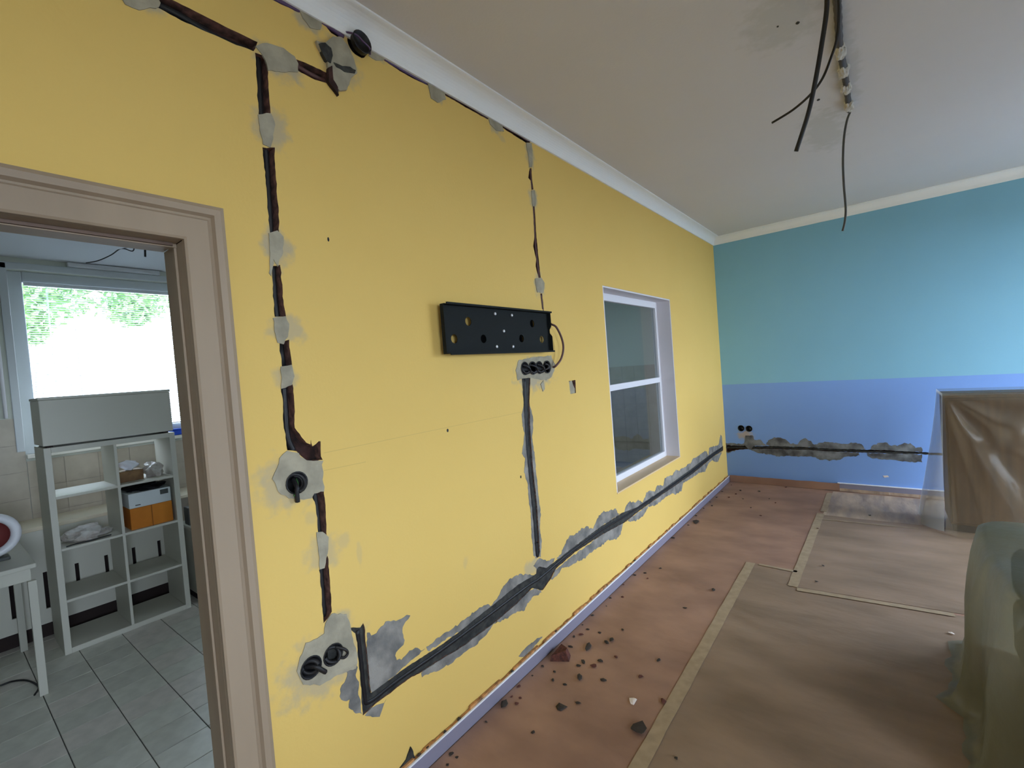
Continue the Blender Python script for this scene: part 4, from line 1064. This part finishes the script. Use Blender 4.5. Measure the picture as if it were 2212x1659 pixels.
hc = tube('hanging_cable', [(1.45, -3.93, ceil_z(-3.93) - 0.002), ] + [(1.442, -3.86, 2.951), (1.419, -3.82, 2.854), (1.389, -3.8, 2.726), (1.354, -3.78, 2.603), (1.3, -3.76, 2.467)], 0.0095, cable_black)
tag(hc, 'thick black cable hanging from the ceiling', 'cable')
hc2 = tube('hanging_cable', [(1.475, -3.93, ceil_z(-3.93) - 0.012)] + [(1.482, -3.84, 2.96), (1.469, -3.8, 2.859), (1.443, -3.76, 2.806), (1.406, -3.7, 2.762), (1.353, -3.62, 2.748), (1.274, -3.54, 2.742), (1.178, -3.48, 2.741)], 0.0055, cable_black)
tag(hc2, 'thin grey black cable curving out sideways from the ceiling conduit', 'cable')
hc3 = tube('hanging_cable', [(1.479, -2.604, ceil_z(-2.604) - 0.01)] + [(1.458, -2.6, 2.965), (1.439, -2.6, 2.865), (1.428, -2.6, 2.727), (1.426, -2.6, 2.586), (1.429, -2.6, 2.443), (1.421, -2.6, 2.365), (1.407, -2.6, 2.309)], 0.0065, dark_grey)
tag(hc3, 'long thin cable hanging straight in front of the blue wall', 'cable')

# ------------------------------------------------------------------ floor covering
fc = empty('floor_covering', (0.75, -3.0, -0.0012))
tag(fc, 'brown builders paper taped over the floor in overlapping sheets', 'floor covering')
def sheet(name, pts, z0, z1, m, amp=0.004, seed=1):
    return slab(name, [[(u - .75, v + 3.0) for (u, v) in jag(pts, amp, 0.08, seed)]], floor3, z0, z1, m, fc)
sheet('paper_sheet', [(0.026, YB + .01), (W - .01, YB + .01), (W - .01, -0.12), (0.026, -0.03)], 0.0, 0.0012, paper_red, 0.0)
shD = [(0.7439, -2.393), (1.023, -2.4)]
sheet('paper_sheet', [(0.735, YB + .02), (0.745, -5.2), (0.733, -4.0), (0.725, -2.40), (1.06, -2.40), (1.05, -2.66), (W - .02, -2.55), (W - .02, YB + .02)], 0.0013, 0.0022, paper_olive, 0.004, 2)
sheet('paper_sheet', [(1.045, -2.67), (1.055, -0.97), (1.90, -1.0), (W - .02, -1.0), (W - .02, -2.60), (1.90, -2.60)], 0.0023, 0.0030, paper_olive, 0.004, 3)
sheet('foil_sheet', [(1.07, -1.0), (1.10, -0.10), (W - .02, -0.17), (W - .02, -0.95)], 0.0031, 0.0038, foil_light, 0.006, 4)
def strip(name, a, b, w, z=0.0042, seed=0, m=tape):
    a = Vector(a); b = Vector(b); d = (b - a).normalized(); nrm = Vector((-d.y, d.x)) * w / 2
    return sheet(name, [tuple(a - nrm), tuple(b - nrm), tuple(b + nrm), tuple(a + nrm)], z, z + .0006, m, 0.003, seed)
t1 = [(0.7206, -2.406), (0.7483, -4.54)]
strip('tape_strip', t1[0], (t1[1][0] + .004, YB + 0.1), 0.062, seed=11)
t2 = [(1.054, -0.9641), (1.028, -2.681)]
strip('tape_strip', t2[0], t2[1], 0.06, 0.0050, seed=12)
t3_ = [(1.058, -2.71), (1.829, -2.642)]
strip('tape_strip', t3_[0], t3_[1], 0.045, 0.0057, seed=13)
t4 = [(0.7789, -2.413), (1.026, -2.425)]
strip('tape_strip', t4[0], t4[1], 0.03, 0.0050, seed=14)
t5 = [(1.064, -1.138), (1.758, -1.095)]
strip('tape_strip', t5[0], t5[1], 0.022, 0.0057, seed=15)
t6 = [(1.074, -0.1883), (1.071, -0.8944)]
strip('tape_strip', t6[0], t6[1], 0.05, 0.0057, seed=16)
# paper turned up against the blue wall
def upturn(name, s0, s1, h, m):
    o = slab(name, [jag([(s0, 0.0035), (s1, 0.0035), (s1, h), (s0, h)], 0.004, 0.05, 9)], blue3, 0.030, 0.0312, m)
    o.rotation_euler = (0, 0, TH)
    return o
u1 = upturn('paper_upstand', 0.03, 1.16, 0.085, paper_red)
tag(u1, 'brown paper strip turned up along the foot of the blue wall', 'paper strip')
u2 = upturn('paper_upstand', 1.16, 2.2, 0.033, foil_light)
tag(u2, 'pale paper edge against the skirting under the blue wall', 'paper strip')

# ------------------------------------------------------------------ rubble on the floor and on the skirting
def rock(name, seed, mat, flat=0.4, sub=1):
    bm = bmesh.new()
    bmesh.ops.create_icosphere(bm, subdivisions=sub, radius=1)
    rnd = random.Random(seed)
    for v in bm.verts:
        v.co = Vector((v.co.x * (0.45 + 0.9 * rnd.random()), v.co.y * (0.45 + 0.9 * rnd.random()), v.co.z * (0.6 + .6 * rnd.random())))
        v.co.z *= flat
    zm = min(v.co.z for v in bm.verts)
    for v in bm.verts: v.co.z -= zm
    me = bpy.data.meshes.new(name); bm.to_mesh(me); bm.free()
    me.materials.append(mat)
    return me
dark_rocks = [rock('crumb_%d' % i, i, crumb_dark) for i in range(5)]
red_rocks = [rock('brick_crumb_%d' % i, 20 + i, crumb_brick) for i in range(3)]
white_rocks = [rock('white_crumb_%d' % i, 40 + i, crumb_white, 0.3) for i in range(2)]
def place(name, me, x, y_, z, sx, sy_, sz, rz, label, cat, group=None):
    o = bpy.data.objects.new(name, me)
    o.location = (x, y_, z); o.scale = (sx, sy_, sz); o.rotation_euler = (0, 0, rz)
    col.objects.link(o)
    tag(o, label, cat, group)
    return o
sv = [(-.05, -.06), (-.012, .075), (.045, .02), (.05, -.035)]
shard = bpy.data.meshes.new('brick_shard')
shard.from_pydata([(a, b, 0) for a, b in sv] + [(a * .8 - .008, b * .8, .024 + .01 * i) for i, (a, b) in enumerate(sv)], [], [(3, 2, 1, 0), (4, 5, 6, 7)] + [(i, (i + 1) % 4, 4 + (i + 1) % 4, 4 + i) for i in range(4)])
shard.materials.append(crumb_brick)
rnd = random.Random(33)
big = [
 ([(0.0999, -4.123)][0], shard, (1, 1, 1), 'largest rubble piece, a triangular reddish brick shard against the skirting', 'brick shard'),
 ([(0.6606, -4.39)][0], dark_rocks[0], (.042, .035, .03), 'dark mortar lump lying beside the long tape strip', 'mortar lump'),
 ([(0.1852, -3.978)][0], dark_rocks[1], (.022, .045, .022), 'long dark mortar lump to the right of the brick shard', 'mortar lump'),
 ([(0.3026, -4.461)][0], dark_rocks[2], (.028, .03, .022), 'dark mortar lump alone in the bare floor below the rubble cluster', 'mortar lump'),
 ([(0.0599, -4.588)][0], dark_rocks[3], (.024, .026, .024), 'dark mortar lump touching the skirting nearest to the camera', 'mortar lump'),
 ([(0.0999, -1.67)][0], dark_rocks[4], (.035, .06, .02), 'flat dark lump near the skirting opposite the inner window', 'mortar lump'),
 ([(0.5968, -2.971)][0], dark_rocks[1], (.018, .024, .012), 'single dark crumb left of the upper end of the long tape', 'crumb'),
 ([(0.568, -4.245)][0], white_rocks[0], (.022, .03, .02), 'white plaster flake between the rubble and the long tape', 'plaster flake'),
 ([(1.793, -2.88)][0], white_rocks[1], (.014, .014, .014), 'white plaster chip by the covered armchair', 'plaster flake'),
]
for (p, me, s, lab, cat) in big:
    place('rubble', me, p[0], p[1], 0.0045 if p[0] > .7 else 0.0002, *s, rnd.random() * .5, lab, cat)
small = [(0.2543, -3.885), (0.2648, -3.847), (0.3004, -4.054), (0.2949, -4.112), (0.2259, -4.109), (0.2203, -4.149), (0.2725, -4.23), (0.384, -4.186), (0.5292, -4.064), (0.3553, -4.393), (0.6853, -4.172), (0.5594, -3.889), (0.2753, -3.719), (0.1707, -3.814), (0.0951, -3.819), (0.0412, -3.791), (0.1493, -3.015), (0.0969, -2.938), (0.0375, -3.006), (0.0401, -3.191), (0.0405, -3.407), (0.1667, -2.81), (0.5097, -3.296), (0.0281, -1.488), (0.0292, -2.166), (1.069, -1.423), (0.5831, -1.237), (0.4548, -1.018), (0.6397, -0.763), (0.0957, -1.103), (0.2244, -0.4024), (0.6474, -0.0848), (1.427, -0.8713), (1.168, -2.245), (1.153, -2.537), (0.0999, -4.511), (0.1075, -4.551), (0.059, -4.522), (0.0599, -4.717), (0.0866, -4.933), (0.0547, -4.934), (0.0803, -4.981), (0.2781, -4.649), (0.0457, -4.444), (0.0544, -4.342), (0.1374, -4.257), (0.0573, -4.252), (0.0954, -4.026), (0.0624, -3.928), (0.0858, -3.892), (0.0686, -3.519), (0.0443, -3.665), (0.108, -3.354), (0.0537, -0.513), (0.1794, -0.73), (0.2169, -0.5737), (0.0599, -0.7792), (0.0264, -0.9863), (0.0207, -1.224), (0.3213, -0.7297), (0.0806, -0.188), (0.4172, -0.3687), (0.5623, -0.6296), (0.0622, -1.789), (0.2354, -4.314), (0.1668, -4.316), (0.3541, -3.98), (0.8407, -4.454)]
def crumb_label(p, me):
    hue = 'reddish brick' if me in red_rocks else 'dark mortar'
    if p[0] > 0.72: w = 'on the greyer paper right of the long tape'
    elif p[1] > -1.6: w = 'in the far corner before the blue wall'
    elif p[1] > -3.2: w = 'on the paper below the inner window'
    elif p[1] > -4.0: w = 'beyond the triangular brick shard'
    elif p[1] > -4.45: w = 'in the cluster around the triangular brick shard'
    else: w = 'near the bottom edge, in front of the shard cluster'
    return 'small %s crumb %s' % (hue, w), 'crumb', 'crumbs ' + w
for i, p in enumerate(small):
    if p[0] < 0.04: p = (0.045, p[1])
    far = p[1] > -3.0
    s = (0.010 + 0.010 * rnd.random()) * (1.0 if i < 12 else 0.62) * (1.2 if far else 1)
    me = rnd.choice(dark_rocks * 2 + red_rocks)
    place('crumb', me, p[0], p[1], 0.0045 if p[0] > .7 else 0.0002, s, s * (1 + .6 * rnd.random()), s, rnd.random() * 6, *crumb_label(p, me))
led = [(-4.84, 0.08), (-5.023, 0.0732), (-2.924, 0.0811), (-2.998, 0.1014), (-1.998, 0.1012), (-2.096, 0.1056), (-2.215, 0.105), (-2.354, 0.0883), (-2.643, 0.1029), (-3.447, 0.0874), (-3.392, 0.0839), (-4.925, 0.0762), (-5.068, 0.0718), (-4.456, 0.0746), (-4.686, 0.076), (-4.041, 0.0805)]
for i, p in enumerate(led):
    s = 0.006 + 0.006 * rnd.random()
    place('crumb', rnd.choice(dark_rocks), 0.0135, p[0], 0.0845 if False else 0.0735, s * .8, s * 1.3, s, rnd.random() * .4, 'tiny dark crumb lying on top of the lilac skirting', 'crumb', 'crumbs on the skirting')

# ------------------------------------------------------------------ covered cabinet
cab = empty('cabinet', (1.96, -1.08, 0.0045))
tag(cab, 'brown wooden cabinet under a plastic dust sheet near the blue wall', 'cabinet')
box('body', (0.0, 0.012, 0.06), (0.60, 0.42, 1.10), wood_brown, cab, 0.004)
box('plinth', (0.02, 0.03, 0.0), (0.58, 0.40, 0.0598), dark_void, cab)
box('top_board', (-0.006, 0.004, 1.1002), (0.606, 0.425, 1.122), wood_brown, cab, 0.003)
dd = box('door', (0.01, -0.006, 0.08), (0.59, 0.0118, 1.08), wood_brown, cab, 0.003)
def grid(nu, nv, fn):
    V = [fn(i / nu, j / nv) for i in range(nu + 1) for j in range(nv + 1)]
    F = [(i * (nv + 1) + j, (i + 1) * (nv + 1) + j, (i + 1) * (nv + 1) + j + 1, i * (nv + 1) + j + 1) for i in range(nu) for j in range(nv)]
    return V, F
xl, xr2, yf, yb2, zt2 = 1.945, 2.60, -1.10, -0.62, 1.140
def front(u, v):
    x = xl + (xr2 - xl) * u
    dz = zt2 * v
    r = math.hypot(x - xl, dz); ph = math.atan2(dz, x - xl + 1e-4)
    f = 0.038 * math.sin(11 * ph + 0.8) * min(1, r / 0.25)
    f += 0.055 * math.exp(-((r - 0.50) / 0.07) ** 2) * math.sin(min(1, max(0, (ph - .35) / .8)) * math.pi)
    f += 0.03 * math.exp(-((dz - 0.28 - .35 * (x - xl)) / 0.05) ** 2) * min(1, (x - xl) / .15)
    edge = min(1, u * 14)
    y_ = yf - 0.004 - (0.02 + 0.10 * v * v) * edge - max(f, -0.012) * edge
    return (x - 0.02 * v * (1 - edge), y_, zt2 * (1 - v) + 0.006)
def left(u, v):
    y_ = yb2 + (yf - yb2) * u
    fl = 0.16 * v ** 1.25 * (1 - 0.75 * u ** 6)
    return (xl - fl - 0.012 * math.sin(9 * u + 2 * v) * v, y_ + (-0.03) * v * (1 - u), zt2 * (1 - v) + 0.006)
def top(u, v):
    return (xl + (xr2 - xl) * u, yf + (yb2 - yf) * v, zt2 + 0.006 + 0.004 * math.sin(9 * u + 5 * v) * math.sin(math.pi * v) * math.sin(math.pi * u))
V, F, fm_ = [], [], []
for fn, nu, nv in ((front, 70, 50), (left, 24, 40), (top, 30, 10)):
    v_, f_ = grid(nu, nv, fn)
    k = len(V)
    V += v_; F += [tuple(i + k for i in f) for f in f_]; fm_ += [1 if fn is left else 0] * len(f_)
ds = pydata('dust_sheet', V, F, [film_brown, film_double_lit], None, True, fm_)
tag(ds, 'translucent plastic dust sheet draped in folds over the tall cabinet', 'dust sheet')

# ------------------------------------------------------------------ covered armchair
ac = empty('armchair', (2.35, -3.6, 0.0045))
tag(ac, 'armchair hidden under a dust sheet at the right edge', 'armchair')
box('base', (-0.36, -0.5, 0.08), (0.5, 0.5, 0.36), fabric_grey, ac, 0.04)
box('seat', (-0.34, -0.34, 0.362), (0.3, 0.34, 0.48), fabric_grey, ac, 0.04)
for s in (-1, 1):
    box('armrest', (-0.36, s * 0.43 - .085, 0.362), (0.3, s * 0.43 + .085, 0.60), fabric_grey, ac, 0.06, 3)
box('backrest', (0.31, -0.5, 0.362), (0.5, 0.5, 0.66), fabric_grey, ac, 0.06, 3)
for lx, ly in ((-.3, -.44), (-.3, .40), (.42, -.44), (.42, .40)):
    box('leg', (lx, ly, 0), (lx + .05, ly + .05, 0.0798), wood_brown, ac)
NR = 96
prof = [(0.0, 0.71, 0), (0.55, 0.71, 0), (0.86, 0.705, 0.0), (0.905, 0.685, 0.05), (0.945, 0.60, 0.2), (0.975, 0.48, 0.45), (0.995, 0.36, 0.6), (1.0, 0.25, 0.6), (1.01, 0.12, 0.9), (1.04, 0.03, 1.2), (1.10, 0.008, 1.2), (1.13, 0.0065, 1.2)]
V, F = [], []
cx, cy, hx, hy = 2.39, -3.62, 0.58, 0.60
for (s, z, wv) in prof:
    for i in range(NR):
        a = 2 * math.pi * i / NR
        ca, sa = math.cos(a), math.sin(a)
        q = (abs(ca) ** 8 + abs(sa) ** 8) ** (-1 / 8)
        wob = 0.022 * wv * (math.sin(9 * a) + 0.7 * math.sin(17 * a + 1) + .5 * math.sin(29 * a + 2))
        rr = s * q
        V.append((cx + ca * rr * hx + ca * wob, cy + sa * rr * hy + sa * wob, z + (0.012 * math.sin(3 * ca * rr + 5 * sa * rr) if z > .65 else 0)))
for k in range(len(prof) - 1):
    for i in range(NR):
        F.append((k * NR + i, k * NR + (i + 1) % NR, (k + 1) * NR + (i + 1) % NR, (k + 1) * NR + i))
d2 = pydata('dust_sheet', V, F, film_green, None, True)
tag(d2, 'greenish plastic dust sheet over the armchair at the right edge', 'dust sheet')
